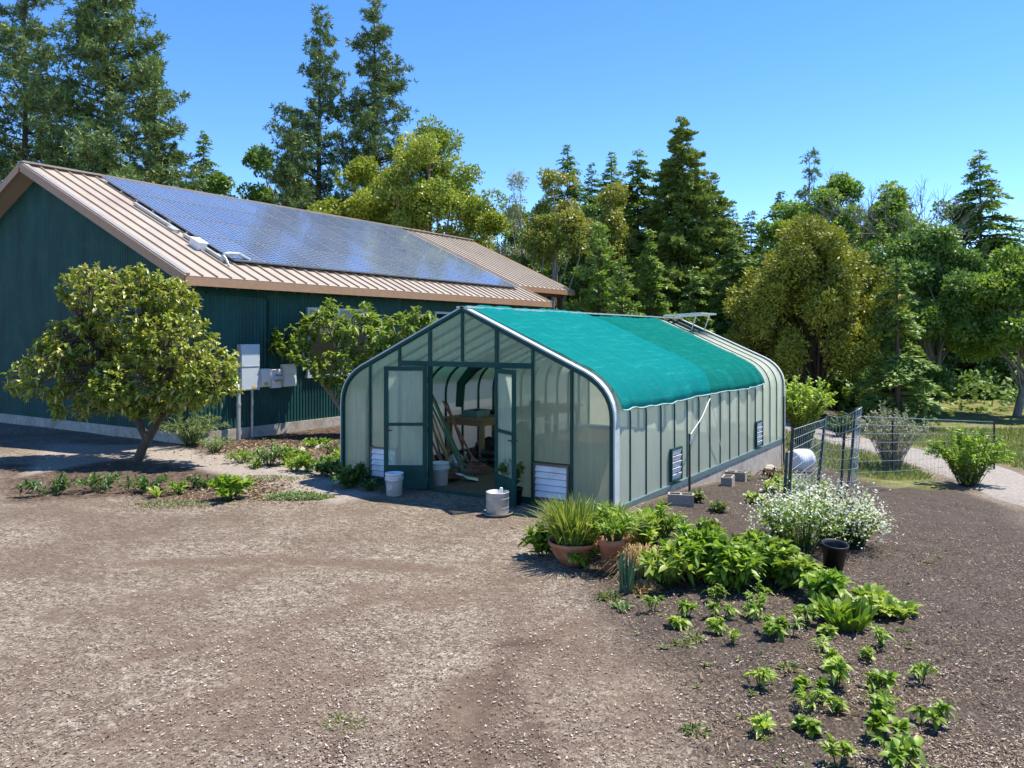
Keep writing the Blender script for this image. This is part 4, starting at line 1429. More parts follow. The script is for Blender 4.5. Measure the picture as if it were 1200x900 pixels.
def clump_leaves(rng, cen, rad, n, Ll, Wl, flat=.75, out=.75, upb=.5):
    """leaves set on the outside of a ragged clump"""
    dr = unit(rdir(rng, n) + np.array([0, 0, .25]))
    rr = rad * (.45 + .6 * rng.random(n) ** .6)
    C = cen + dr * rr[:, None] * np.array([1, 1, flat])
    D = unit(dr * out + rdir(rng, n))
    Nn = unit(dr * .6 + rdir(rng, n) * .8 + np.array([0, 0, upb]))
    Ln = Ll * (.65 + .7 * rng.random(n))
    V, Q = leaf_quads(C, D, Nn, Ln, Wl * Ln / Ll)
    base = rng.random()
    return V, Q, np.clip(base * .5 + rng.random(n) * .55, 0, 1)


def broadleaf(rng, H, Rr, z0=.3, nclump=70, rc=.85, nl=300, Ll=.2, Wl=.11, flat=.8, trunks=1, shape=1.0, r0=None, limbs_out=0, upright=0, rlmax=1.5):
    tk = MB()
    cz = H * (z0 + 1) / 2; hz2 = H * (1 - z0) / 2 - rc * .55
    r0 = r0 or .018 * H + .05
    parts = []; cens = []
    fork = []
    for t in range(trunks):
        off = rng.normal(size=2) * (.15 if trunks > 1 else 0)
        top = Vector((off[0] * 3 + rng.normal() * .2, off[1] * 3 + rng.normal() * .2, H * (z0 + .18)))
        pts = limb(tk, (off[0], off[1], -.3), top, r0, r0 * .62, rng, 6, .05, 9)
        fork.append(pts)
        limb(tk, top, (top.x * 1.2 + rng.normal() * Rr * .2, top.y * 1.2 + rng.normal() * Rr * .2, H * .9), r0 * .6, .02, rng, 5, .08, 7)
    # crown: uneven lobes, each lobe a cluster of leaf clumps
    nlobe = max(6, int(nclump / 6)); nclump = int(nclump * 1.7)
    rl = min(Rr * (.30 + .9 / math.sqrt(nlobe)), rlmax)
    hz2 = (H - rl * .8 - cz) / .82
    lob = []
    for i in range(nlobe):
        best = None
        for _ in range(6):
            dr = rdir(rng, 1)[0]
            if dr[2] < -.5: dr[2] *= -.6
            if i == 0: dr = np.array([.06, .05, 1.0])
            r = .5 + .40 * rng.random() ** .5
            if i == 0: r = .82
            zz = dr[2] * r
            taper = 1 - (.35 * max(0, zz)) * shape
            p = np.array([dr[0] * Rr * r * taper, dr[1] * Rr * r * taper, cz + zz * hz2])
            q = min([np.linalg.norm((p - l) / np.array([1, 1, 1 + upright])) for l in lob] or [9])
            if best is None or q > best[0]: best = (q, p)
        lob.append(best[1])
        pt = fork[i % len(fork)]
        limb(tk, pt[min(len(pt) - 1, 3 + i % 4)], best[1], r0 * .28, .02, rng, 5, .1, 5)
    lb = rng.random(nlobe)
    for i in range(nclump):
        k = i % nlobe
        dr = unit(rdir(rng, 1) + np.array([0, 0, .3]))[0]
        c = lob[k] + dr * rl * (.25 + .6 * rng.random()) * np.array([1, 1, .8 + .5 * upright])
        c[2] = min(c[2], H - rc * .35)
        rci = rc * (.45 + .55 * rng.random())
        v, q, r_ = clump_leaves(rng, c, rci, int(nl * (rci / rc) ** 1.4), Ll, Wl, flat * (1 + upright * .6), .75 , .5)
        parts.append((v, q, np.clip(r_ * .8 + .25 * (lb[k] - .3), 0, 1)))
    V, Q, r_ = cat_(parts)
    return tk, V, Q, r_


def plant_tree(name, label, cat, loc, tk, V, Q, r_, leaf, bark, group, rz=0, crown='crown'):
    o = thing(name, label, cat, loc, rz, group)
    tk.build('trunk', M[bark], o)
    np_obj(crown, V, Q, LM[leaf], o, r_)
    return o


def spot(px, depth):
    p = at(px, HOR, depth)
    return Vector((p.x, p.y, hz(p.x, p.y)))


def tall(py, depth, base): return CAM[2] + (HOR - py) / FPX * depth - base.z


seedc = [100]


def ctree(px, py, depth, half, label, kind='fir', leaf=None, bark='barkbrown', z0=.06, group='conifers behind the house and greenhouse', name=None, **kw):
    seedc[0] += 1
    rng = np.random.default_rng(seedc[0])
    b = spot(px, depth); H = tall(py, depth, b)
    tk, V, Q, r_ = conifer(rng, H, half / FPX * depth, z0, kind, **kw)
    plant_tree(name or {'fir': 'fir_tree', 'pine': 'pine_tree', 'cedar': 'cedar_tree'}[kind], label, 'tree', b, tk, V, Q, r_, leaf or kind, bark, group)


def btree(px, py, depth, half, label, leaf, bark='barkgrey', group='broadleaf trees behind the house and greenhouse', name='broadleaf_tree', **kw):
    seedc[0] += 1
    rng = np.random.default_rng(seedc[0])
    b = spot(px, depth); H = tall(py, depth, b)
    tk, V, Q, r_ = broadleaf(rng, H, half / FPX * depth, **kw)
    plant_tree(name, label, 'tree', b, tk, V, Q, r_, leaf, bark, group)


# far left, behind the house
ctree(128, -95, 46, 118, 'huge dark pine behind the near end of the house roof', 'pine', lush=1.9, z0=.12, wh=.40)
ctree(180, 58, 50, 62, 'shorter bushy pine close beside the huge dark pine', 'pine', lush=1.9, z0=.05, wh=.4)
ctree(30, -60, 48, 95, 'tall pine at the outer left behind the roof ridge', 'pine', lush=1.4, z0=.2, wh=.45)
ctree(-60, 20, 52, 90, 'broad fir at the outer left edge behind the house', 'fir')
ctree(238, 150, 62, 78, 'small bluish fir showing over the roof right of the huge pine', 'fir')
ctree(212, 205, 55, 60, 'low green fir peeping over the solar panels', 'fir', leaf='fir_light')
btree(298, 172, 52, 40, 'dark green oak rising over the solar panels', 'oak', nclump=70, rc=.8, nl=330, Ll=.2, Wl=.13, z0=.2)
btree(262, 205, 57, 22, 'small oak between the bluish fir and the dark oak', 'oak', nclump=30, rc=.8, nl=300, Ll=.2, Wl=.13, z0=.2)
ctree(373, 8, 50, 66, 'left one of the two tall pines above the roof', 'pine', z0=.3, lush=1.25, wh=.42)
ctree(342, 130, 47, 44, 'bushy young pine at the foot of the left tall pine', 'pine', leaf='pine', lush=2.0, z0=.05, wh=.4)
ctree(440, -4, 52, 70, 'right one of the two tall pines above the roof', 'pine', z0=.3, lush=1.35, wh=.42)
btree(412, 180, 44, 44, 'yellow green madrone below the two tall pines', 'yellow', 'barkred', nclump=75, rc=.7, nl=320, Ll=.18, Wl=.10, z0=.15)
btree(515, 143, 45, 66, 'big rounded madrone over the end of the solar panels', 'madrone', 'barkred', shape=.3, nclump=170, rc=.80, nl=330, Ll=.18, Wl=.10, z0=.15)
btree(462, 195, 49, 40, 'madrone filling the gap beside the big rounded one', 'madrone', 'barkred', nclump=60, rc=.8, nl=300, Ll=.18, Wl=.10, z0=.15)
btree(578, 250, 42, 26, 'small yellowish tree beyond the far roof edge', 'yellow', 'barkgrey', nclump=40, rc=.6, nl=260, Ll=.16, Wl=.09, z0=.1)
btree(608, 202, 53, 26, 'thin greyish half bare tree behind the far roof', 'sage', 'barkpale', nclump=42, rc=.65, nl=110, Ll=.16, Wl=.06, z0=.15)
btree(652, 198, 43, 38, 'rusty madrone with a bare pale trunk right of the roof end', 'madrone_red', 'barkpale', nclump=60, rc=.6, nl=240, Ll=.17, Wl=.09, z0=.42, r0=.15)
btree(632, 262, 50, 40, 'dark oak behind the bare pale trunk', 'oak', 'barkbrown', nclump=60, rc=.8, nl=300, Ll=.18, Wl=.11, z0=.05)
btree(716, 212, 50, 42, 'yellow tinged madrone between the fir tips', 'madrone_red', 'barkred', nclump=75, rc=.75, nl=300, Ll=.18, Wl=.10, z0=.1)
ctree(665, 168, 63, 80, 'bluish fir tip left among the distant treetops', 'fir')
ctree(694, 192, 66, 66, 'tiny far fir tip between two bigger fir tips', 'fir')
ctree(718, 175, 64, 84, 'wide far fir tip behind the yellow tinged madrone', 'fir')
ctree(748, 172, 52, 84, 'tall slender fir left of the huge dark cedar', 'fir', leaf='fir_light', lush=1.5, wh=.26)
ctree(702, 255, 38, 50, 'bright green young fir behind the teal cloth', 'cedar', leaf='fir_light', name='fir_tree', lush=1.5, wh=.30)
ctree(730, 305, 36, 44, 'low light green fir in front of the bright young fir', 'cedar', leaf='fir_light', name='fir_tree', lush=1.5, wh=.3)
ctree(762, 268, 40, 52, 'mid green fir behind the greenhouse ridge', 'fir', leaf='fir_light', lush=1.5, wh=.33)
ctree(801, 136, 50, 86, 'huge dark cedar with the highest tip right of centre', 'cedar', lush=1.9, wh=.22, power=.78)
ctree(834, 200, 52, 70, 'dark cedar shoulder right of the huge dark cedar', 'cedar', lush=1.8, wh=.24, power=.65)
ctree(858, 268, 46, 56, 'shady fir between the dark cedar and the golden cedar', 'fir', lush=1.4)
ctree(880, 246, 72, 66, 'small bluish fir tip far away in the gap of sky', 'fir')
ctree(812, 318, 41, 56, 'shady fir just behind the roof vent of the greenhouse', 'fir', lush=1.5, wh=.34)
ctree(948, 178, 55, 40, 'thin pine with tufted branches on the right', 'pine', lush=.9, z0=.3, wh=.6)
ctree(916, 224, 56, 70, 'bluish fir left of the thin tufted pine', 'fir')
btree(985, 203, 49, 80, 'bright green maple behind the golden cedar', 'maple', 'barkgrey', shape=.1, nclump=140, rc=.75, nl=330, Ll=.2, Wl=.14, z0=.15)
btree(905, 258, 46, 34, 'small green maple left of the golden cedar top', 'maple', 'barkgrey', nclump=50, rc=.65, nl=300, Ll=.18, Wl=.13, z0=.15)
btree(950, 262, 33.5, 90, 'broad golden olive cedar behind the garden fence', 'olive', 'barkbrown', name='cedar_tree', nclump=270, rc=.5, nl=330, Ll=.17, Wl=.065, z0=.03, upright=.95, shape=.95, r0=.22, rlmax=.95)
btree(895, 330, 34.5, 38, 'low golden cedar bush beside the far greenhouse corner', 'olive', 'barkbrown', name='cedar_tree', nclump=60, rc=.5, nl=420, Ll=.17, Wl=.065, z0=.05, upright=.6)
ctree(1052, 300, 31, 64, 'dark green fir at the right edge by the golden cedar', 'fir', lush=1.3, wh=.32)
ctree(1000, 232, 58, 70, 'fir behind the bright maple toward the right', 'fir')
ctree(1062, 225, 56, 80, 'dark fir behind the leafless trees at the right', 'fir')
ctree(1035, 262, 44, 60, 'mid green fir just right of the bright maple', 'fir', leaf='fir_light')
btree(1120, 235, 52, 80, 'green oak deep in the woods at the far right', 'oak', 'barkbrown', nclump=70, rc=.8, nl=260, Ll=.2, Wl=.13, z0=.05)
ctree(775, 215, 58, 70, 'fir filling the gap left of the huge dark cedar', 'fir')
ctree(640, 245, 60, 70, 'fir behind the dark oaks at the roof end', 'fir')
ctree(860, 238, 60, 60, 'distant fir right of the dark cedar shoulder', 'fir')
btree(1095, 255, 38, 60, 'green oak at the far right behind the dark fir', 'oak', nclump=80, rc=.8, nl=320, Ll=.18, Wl=.12, z0=.1)
ctree(1150, 170, 50, 110, 'tall wide fir at the outer right of the woods', 'fir')
btree(1190, 290, 36, 60, 'leafy maple at the outer right by the driveway', 'maple', nclump=80, rc=.7, nl=320, Ll=.18, Wl=.12, z0=.1)
btree(1010, 425, 39, 95, 'shaded oak low behind the trunk of the golden cedar', 'oak', nclump=90, rc=.7, nl=260, Ll=.2, Wl=.13, z0=.0)
btree(880, 405, 40, 60, 'shaded oak low behind the far greenhouse corner', 'oak', nclump=60, rc=.7, nl=260, Ll=.2, Wl=.13, z0=.0)


btree(600, 238, 57, 48, 'dark oak far back beyond the end of the roof', 'oak', 'barkbrown', nclump=60, rc=.8, nl=260, Ll=.2, Wl=.13, z0=.05)
btree(690, 236, 56, 50, 'dark oak far back behind the rusty madrone', 'oak', 'barkbrown', nclump=60, rc=.8, nl=260, Ll=.2, Wl=.13, z0=.05)
btree(470, 230, 56, 60, 'dark oak far back behind the big rounded madrone', 'oak', 'barkbrown', nclump=60, rc=.8, nl=260, Ll=.2, Wl=.13, z0=.05)
btree(350, 225, 58, 50, 'dark oak far back behind the two tall pines', 'oak', 'barkbrown', nclump=50, rc=.8, nl=260, Ll=.2, Wl=.13, z0=.05)
btree(960, 268, 53, 60, 'green oak far back behind the bright maple', 'oak', 'barkbrown', nclump=60, rc=.8, nl=260, Ll=.2, Wl=.13, z0=.05)
ctree(160, 190, 55, 60, 'dark young fir behind the roof below the huge pine', 'fir', leaf='fir_light')


def bare_tree(px, py, depth, half, label, seed):
    rng = np.random.default_rng(seed)
    b = spot(px, depth); H = tall(py, depth, b); Rr = half / FPX * depth
    o = thing('bare_tree', label, 'tree', b, 0, 'leafless trees on the right')
    tk = MB(); tw = MB()
    limb(tk, (0, 0, -.3), (0, 0, H * .45), .22, .15, rng, 5, .04, 8)

    def grow(mb, p, d, L_, r, dep):
        q = p + d * L_
        limb(mb, p, q, r, r * .6, rng, 3, .07, 5)
        if dep == 0: return
        for _ in range(3):
            nd = (d + Vector(rng.normal(size=3)) * .42 + Vector((0, 0, .18))).normalized()
            grow(tw if dep < 3 else mb, q, nd, L_ * (.62 + .2 * rng.random()), r * .58, dep - 1)
    for i in range(5):
        az = rng.random() * 6.28
        grow(tk, Vector((0, 0, H * (.25 + .2 * rng.random()))), Vector((math.cos(az) * .55, math.sin(az) * .55, 1)).normalized(), H * .19, .09, 4)
    tk.build('trunk', M['barkgrey'], o); tw.build('twigs', M['barkgrey'], o)['kind'] = 'stuff'


bare_tree(1012, 192, 52, 26, 'leafless tree with fine twigs left of its larger twin', 7)
bare_tree(1044, 190, 46, 40, 'larger leafless tree at the right edge against the sky', 11)


def far_woods():
    """the forest beyond, one mass"""
    rng = np.random.default_rng(5)
    parts = []
    for i in range(230):
        px = -350 + 1900 * rng.random(); dep = 58 + 60 * rng.random()
        b = spot(px, dep)
        H = min(8 + 7 * rng.random(), tall(300, dep, b)); Rr = 2.2 + 1.4 * rng.random()
        n = 900
        f = rng.random(n) ** .8
        az = rng.random(n) * 6.283
        r = Rr * (1 - f) ** .8 * (.55 + .45 * rng.random(n))
        C = np.stack([b.x + r * np.cos(az), b.y + r * np.sin(az), b.z + H * f], 1)
        D = unit(np.stack([np.cos(az), np.sin(az), -.1 + .4 * rng.normal(size=n)], 1))
        V, Q = leaf_quads(C, D, unit(rdir(rng, n) + np.array([0, 0, .7])), (.45 + .4 * rng.random(n)), .2 + .12 * rng.random(n))
        parts.append((V, Q, rng.random(n)))
    # undergrowth at the forest edge
    for i in range(420):
        px = -350 + 1900 * rng.random(); dep = 38 + 26 * rng.random()
        b = spot(px, dep)
        if (np.array([(b.x - x) ** 2 + (b.y - y) ** 2 for x, y in ROAD])).min() < 9: continue
        cen = np.array([b.x, b.y, b.z + .7])
        parts.append(clump_leaves(rng, cen, 1.3, 150, .32, .2, .8))
    V, Q, r_ = cat_(parts)
    o = np_obj('far_woods', V, Q, LM['fir'], None, r_)
    tag(o, 'dark forest and undergrowth beyond the nearer trees', 'woods', kind='stuff')


far_woods()


# ------------------------------------------------------------------ near trees and bushes
def twig_leaves(rng, tips, Ll, Wl, per, spread=.35, upb=.5, droop=.25):
    """rosettes of bent leaves round twig ends"""
    C = np.repeat(np.array([t[0] for t in tips]), per, 0); A = np.repeat(np.array([t[1] for t in tips]), per, 0)
    n = len(C)
    C = C - A * (rng.random(n) * spread)[:, None] + rng.normal(size=(n, 3)) * .015
    D = unit(A * .5 + rdir(rng, n) * .95 + np.array([0, 0, .15]))
    Ln = Ll * (.6 + .7 * rng.random(n))
    V, Q, r_ = strip_leaves(C, D, Ln, Ln * Wl / Ll, droop, rng)
    tipsh = np.repeat(np.repeat(rng.random(len(tips)), per), 6)
    return V, Q, np.clip(r_ * .55 + tipsh * .5, 0, 1)


def near_tree(name, label, loc, mainlimbs, crownpts, leafargs, leaf, bark, seed, group=None, cat='tree', every=4):
    rng = np.random.default_rng(seed)
    o = thing(name, label, cat, loc, 0, group)
    tk = MB(); ends = []
    for pts, r0, r1 in mainlimbs:
        pts = [Vector(p) for p in pts]
        sm = []
        for i in range(len(pts) - 1):
            for t in (0, .33, .66): sm.append(pts[i].lerp(pts[i + 1], t))
        sm.append(pts[-1])
        for _ in range(2): sm = [sm[0]] + [(sm[i - 1] + sm[i] * 2 + sm[i + 1]) / 4 for i in range(1, len(sm) - 1)] + [sm[-1]]
        tk.tube(sm, [r0 + (r1 - r0) * i / (len(sm) - 1) for i in range(len(sm))], 9, False)
        ends += sm[len(sm) // 3:]
    tips = []
    E = np.array([tuple(e) for e in ends])
    for ci, c in enumerate(crownpts):
        j = int(np.argmin(((E - c) ** 2).sum(1) * (1 + .6 * rng.random(len(E)))))
        a = Vector(E[j]); b = Vector(c)
        pts = limb(tk if ci % every == 0 else MB(), a, b, .022, .006, rng, 3, .12, 5)
        d = (b - Vector(pts[-2])).normalized()
        dd = unit(np.array(d) + rng.normal(size=3) * .3 + np.array([0, 0, .4]))
        tips.append((np.array(b), dd))
    tk.build('trunk', M[bark], o)
    V, Q, r_ = twig_leaves(rng, tips, *leafargs)
    np_obj('crown', V, Q, LM[leaf], o, r_)
    return o


def lobed_points(rng, n, lobes):
    """points filling a set of ellipsoids, denser near their skins"""
    out = []
    w = np.array([l[1][0] * l[1][1] * l[1][2] for l in lobes]) ** .75; w /= w.sum()
    while len(out) < n:
        c, r = lobes[rng.choice(len(lobes), p=w)]
        d = rdir(rng, 1)[0]
        if d[2] < -.75: continue
        out.append(np.array(c) + d * np.array(r) * (.5 + .5 * rng.random() ** .45))
    return out


rng = np.random.default_rng(21)
# glossy evergreen on the left: crown worked out from its lobes
B = gnd(158, 540)
TR = []
for px, py, dep, r in ((205, 405, 16.7, .92), (245, 445, 16.2, .66), (160, 370, 17.0, .95), (150, 450, 16.4, .80), (200, 352, 17.2, .66), (95, 410, 17.2, .95), (110, 340, 17.4, .72), (175, 425, 17.6, .95), (258, 425, 16.9, .42), (60, 440, 16.9, .85), (165, 328, 17.0, .45), (215, 458, 16.5, .55), (150, 474, 16.5, .5), (190, 472, 16.2, .42), (120, 470, 16.7, .6), (238, 462, 16.0, .40), (90, 470, 16.9, .6), (172, 480, 16.2, .36), (215, 472, 16.1, .34)):
    p = at(px, py, dep) - B
    TR.append((tuple(p), (r, r, r * .8)))
def RL(px, py, dep, O): return tuple(at(px, py, dep) - O)
near_tree('evergreen_tree', 'glossy leaved small tree with a curved trunk at the left', B,
          [([(0, 0, -.2), RL(166, 525, 16.8, B), RL(186, 495, 16.8, B), RL(190, 465, 16.7, B), RL(205, 420, 16.7, B)], .11, .05),
           ([RL(186, 492, 16.8, B), RL(215, 470, 16.5, B), RL(245, 440, 16.3, B)], .06, .03),
           ([RL(172, 515, 16.8, B), RL(150, 470, 16.9, B), RL(120, 430, 17.0, B), RL(100, 380, 17.2, B)], .08, .03),
           ([RL(190, 470, 16.8, B), RL(175, 410, 17.1, B), RL(165, 350, 17.1, B)], .06, .03)],
          lobed_points(rng, 2200, TR), (.115, .052, 12, .16), 'gloss', 'barkbrown', 3, None)

B = spot(418, 21.5)
TR = []
for px, py, dep, r in ((340, 400, 21.4, .62), (380, 385, 21.6, .72), (430, 395, 21.3, .75), (470, 385, 21.6, .62), (400, 430, 21.0, .72), (440, 440, 21.2, .65), (355, 420, 21.0, .45), (492, 372, 21.8, .42), (318, 402, 21.2, .32), (425, 362, 21.7, .38), (385, 362, 21.6, .34), (398, 452, 20.9, .36), (425, 455, 20.9, .40), (375, 440, 20.9, .34), (505, 380, 21.9, .3), (455, 425, 21.0, .45)):
    p = at(px, py, dep) - B
    TR.append((tuple(p), (r, r, r * .85)))
near_tree('fig_tree', 'leafy fruit tree with pale branches before the house window', B,
          [([(0, 0, -.2), RL(412, 500, 21.4, B), RL(396, 475, 21.3, B), RL(375, 445, 21.3, B), RL(345, 410, 21.3, B)], .07, .025),
           ([RL(412, 500, 21.4, B), RL(410, 460, 21.4, B), RL(395, 410, 21.5, B), RL(380, 370, 21.6, B)], .055, .02),
           ([RL(416, 505, 21.4, B), RL(430, 450, 21.3, B), RL(450, 410, 21.4, B), RL(485, 375, 21.7, B)], .055, .02),
           ([RL(410, 455, 21.4, B), RL(430, 410, 21.5, B), RL(428, 368, 21.7, B)], .04, .018),
           ([RL(396, 475, 21.3, B), RL(372, 425, 21.0, B), RL(325, 402, 21.2, B)], .04, .016)],
          lobed_points(rng, 640, TR), (.17, .072, 9, .24), 'fig', 'barkpale', 5, None)


def bush(name, label, loc, H, Rr, n, Ll, Wl, leaf, seed, group=None, stems=14, cat='shrub', flat=1.0, tip=None, base=.12, droop=.2, split=True):
    """stems fanning from the base, leaves along them"""
    rng = np.random.default_rng(seed)
    o = thing(name, label, cat, loc, 0, group)
    mb = MB(); CC = []; DD = []; T = []
    for s in range(stems):
        az = rng.random() * 6.283; sp = math.sqrt(rng.random())
        end = np.array([math.cos(az) * Rr * sp, math.sin(az) * Rr * sp, H * (1 - .45 * sp * sp * flat) * (.75 + .3 * rng.random())])
        st = np.array([math.cos(az), math.sin(az), 0]) * Rr * .18 * rng.random()
        k = max(3, n // stems)
        t = base + (1 - base) * rng.random(k) ** .8
        up = np.array([0, 0, 1.0])
        P = st + (end - st) * t[:, None] + up * (.18 * H * np.sin(PI * t) * sp)[:, None]
        ax = unit((end - st)[None])[0]
        D = unit(ax * .55 + rdir(rng, k) * .9 + np.array([0, 0, .25]))
        CC.append(P); DD.append(D); T.append((end, ax))
        mb.tube([tuple(st - up * .05), tuple(st + (end - st) * .5 + up * .18 * H * sp), tuple(end)], [(.005 + .005 * H) * (.6 if stems > 50 else 1), (.004 + .003 * H) * (.6 if stems > 50 else 1), .002], 5, False)
    C = np.concatenate(CC); D = np.concatenate(DD); m = len(C)
    Ln = Ll * (.55 + .8 * rng.random(m))
    V, Q, r_ = strip_leaves(C + rng.normal(size=(m, 3)) * .01, D, Ln, Ln * Wl / Ll, droop, rng)
    mb.build('stems', LM['dark_leaf'] if H < 1.2 else M['barkpale' if leaf == 'sage' else 'barkbrown'], o)
    np_obj('leaves', V, Q, LM[leaf], o, r_)
    if tip:
        mat, per, sz, spread = tip
        E = np.repeat(np.array([t[0] for t in T]), per, 0); k = len(E)
        E = E + rng.normal(size=(k, 3)) * spread
        V, Q = leaf_quads(E, unit(rdir(rng, k) + np.array([0, 0, .3])), unit(rdir(rng, k) * .7 + np.array([0, 0, 1])), sz * (.6 + .8 * rng.random(k)), sz * (.6 + .5 * rng.random(k)))
        np_obj('flowers', V, Q, LM[mat], o, rng.random(k))['kind'] = 'stuff'
    return o


def tuft(name, label, loc, H, spread, n, W, leaf, seed, group=None, droop=.5, r0=.06, cat='grass clump', parent=None, upright=1.0):
    rng = np.random.default_rng(seed)
    az = rng.random(n) * 6.283; rr = r0 * np.sqrt(rng.random(n))
    C = np.stack([rr * np.cos(az), rr * np.sin(az), np.zeros(n)], 1)
    az2 = az + rng.normal(size=n) * .6
    s = spread * np.abs(rng.normal(size=n))
    D = unit(np.stack([s * np.cos(az2), s * np.sin(az2), np.ones(n) * upright], 1))
    Ln = H * (.5 + .6 * rng.random(n))
    V, Q, r_ = strip_leaves(C, D, Ln, W * (.7 + .6 * rng.random(n)), droop, rng, prof=(.8, 1, .75, .06), fold=.1)
    o = np_obj(name, V, Q, LM[leaf], parent, r_)
    o.location = loc
    if label: tag(o, label, cat, group)
    return o


def rosette(name, label, loc, n, Ll, Wl, leaf, seed, tilt=.8, group=None, droop=.45, cat='plant', prof=(.3, 1, .9, .12), r0=.03):
    rng = np.random.default_rng(seed)
    az = rng.random(n) * 6.283
    e = tilt * (.3 + .9 * rng.random(n))
    D = unit(np.stack([np.cos(az) * e, np.sin(az) * e, np.ones(n)], 1))
    C = np.stack([r0 * np.cos(az), r0 * np.sin(az), np.zeros(n)], 1)
    Ln = Ll * (.6 + .6 * rng.random(n))
    V, Q, r_ = strip_leaves(C, D, Ln, Ln * Wl / Ll, droop, rng, prof=prof)
    o = np_obj(name, V, Q, LM[leaf], None, r_)
    o.location = loc
    return tag(o, label, cat, group)


# beds on the left
gb = 'low plants in the bed by the house'
p = gnd(225, 522); bush('rosemary_bush', 'grey green rosemary bush between the curved trunk and the pipe', p, .85, .95, 3200, .11, .014, 'rosemary', 31, gb, 60, base=.1)
p = gnd(252, 530); bush('rosemary_bush', 'small low rosemary at the foot of the thick pipe', p, .40, .45, 900, .08, .012, 'rosemary', 32, gb, 26)
p = gnd(182, 512); bush('rosemary_bush', 'rosemary half hidden behind the curved trunk', p, .7, .6, 1500, .10, .013, 'rosemary', 33, gb, 40)
p = gnd(286, 542); bush('weed_clump', 'low weedy clump right of the thick pipe', p, .28, .40, 420, .08, .022, 'garden', 34, gb, 20, cat='plant')
p = gnd(316, 546); bush('herb_clump', 'taller grey green herb right of the pipes by the path', p, .50, .36, 520, .10, .026, 'rosemary', 35, gb, 20, cat='plant')
p = gnd(338, 543); bush('herb_clump', 'round green herb next to the taller grey green one', p, .38, .40, 480, .10, .035, 'garden', 36, gb, 18, cat='plant')
p = gnd(366, 552); bush('herb_clump', 'bright leafy herb in the middle of the bed', p, .36, .42, 480, .11, .04, 'garden', 37, gb, 16, cat='plant')
p = gnd(383, 558); bush('herb_clump', 'dark leafy herb where the bed meets the path', p, .34, .34, 380, .11, .045, 'dark_leaf', 38, gb, 14, cat='plant')
p = gnd(409, 572); bush('weed_clump', 'dark leafy weed against the left corner of the greenhouse', p, .42, .42, 520, .12, .06, 'dark_leaf', 39, gb, 16, cat='plant')
p = gnd(432, 575); bush('weed_clump', 'small weed along the front sill left of the doors', p, .18, .22, 160, .08, .04, 'dark_leaf', 40, gb, 10, cat='plant')
p = gnd(372, 524); bush('herb_clump', 'pale green seedlings far back against the house foundation', p, .22, .40, 260, .09, .035, 'garden', 41, gb, 14, cat='plant')
p = gnd(396, 532); bush('herb_clump', 'scrappy green plant behind the fruit tree trunk', p, .25, .4, 260, .09, .03, 'weed', 42, gb, 14, cat='plant')
p = gnd(270, 586); bush('weed_clump', 'round dark green weed in the middle of the straw by the path', p, .38, .36, 620, .11, .055, 'garden', 43, gb, 16, cat='plant')
p = gnd(348, 584)
def creeping(label, loc, L_, W_, H, n, leaf, seed, name='creeping_herb', rot=0):
    rng = np.random.default_rng(seed)
    a = rng.random(n) * 6.283; r = np.sqrt(rng.random(n))
    x = L_ * r * np.cos(a) * (1 + .1 * np.sin(5 * a)); y = W_ * r * np.sin(a)
    zc = H * (1 - r ** 2) * (.5 + .6 * rng.random(n))
    c, s = math.cos(rot), math.sin(rot)
    C = np.stack([x * c - y * s, x * s + y * c, zc * .8], 1)
    D = unit(rdir(rng, n) * .8 + np.array([0, 0, .9]))
    Ln = .05 * (.6 + .8 * rng.random(n))
    V, Q, r_ = strip_leaves(C, D, Ln, Ln * .32, .3, rng)
    o = np_obj(name, V, Q, LM[leaf], None, r_); o.location = loc
    if name == 'weed_patch': o['kind'] = 'stuff'
    return tag(o, label, 'plant', gb)
creeping('flat oval mat of creeping thyme at the edge of the yard', p, .58, .20, .12, 1900, 'rosemary', 44, rot=YAW)
p = gnd(312, 562); creeping('thin patch of dry green weeds above the straw', p, .7, .3, .06, 500, 'weed', 45, 'weed_patch', YAW)
p = gnd(205, 592); creeping('sparse pale weeds at the edge of the tree shade', p, .6, .25, .05, 420, 'weed', 46, 'weed_patch', YAW)
for i, (px, py, lab, kind, H, Rr, n) in enumerate((
        (345, 552, 'pale green herb at the path edge left of the bright leafy one', 'lettuce', .30, .36, 360), (300, 548, 'tiny bright herb at the path edge by the pipes', 'garden', .20, .24, 180), (392, 548, 'bright herb deep in the bed behind the dark leafy one', 'garden', .32, .4, 380),
        (352, 538, 'low green herb behind the long edging stone', 'garden', .24, .36, 260), (404, 540, 'green herb against the greenhouse side behind the corner weed', 'lettuce', .3, .36, 300), (424, 566, 'dark weed left of the front vent', 'dark_leaf', .3, .3, 260),
        (170, 575, 'shaded leafy plant nearest the tree trunk', 'dark_leaf', .35, .5, 420), (207, 578, 'bright leafed plant in the tree shade beside the strappy one', 'garden', .25, .28, 170),
        (120, 575, 'dark leafy plant deep in the tree shade', 'dark_leaf', .4, .6, 460), (232, 572, 'low dark plant at the right end of the tree shade', 'dark_leaf', .26, .35, 260), (60, 580, 'broad dark plant at the outer left of the tree shade', 'dark_leaf', .4, .7, 460))):
    bush('shade_plant', lab, gnd(px, py), H * .75, Rr * .8, int(n * .5), .10, .04, kind, 60 + i, gb, 14, cat='plant')
p = gnd(185, 582); rosette('strappy_plant', 'pale strappy rosette in the tree shade', p, 16, .34, .055, 'lettuce', 66, .8, gb)


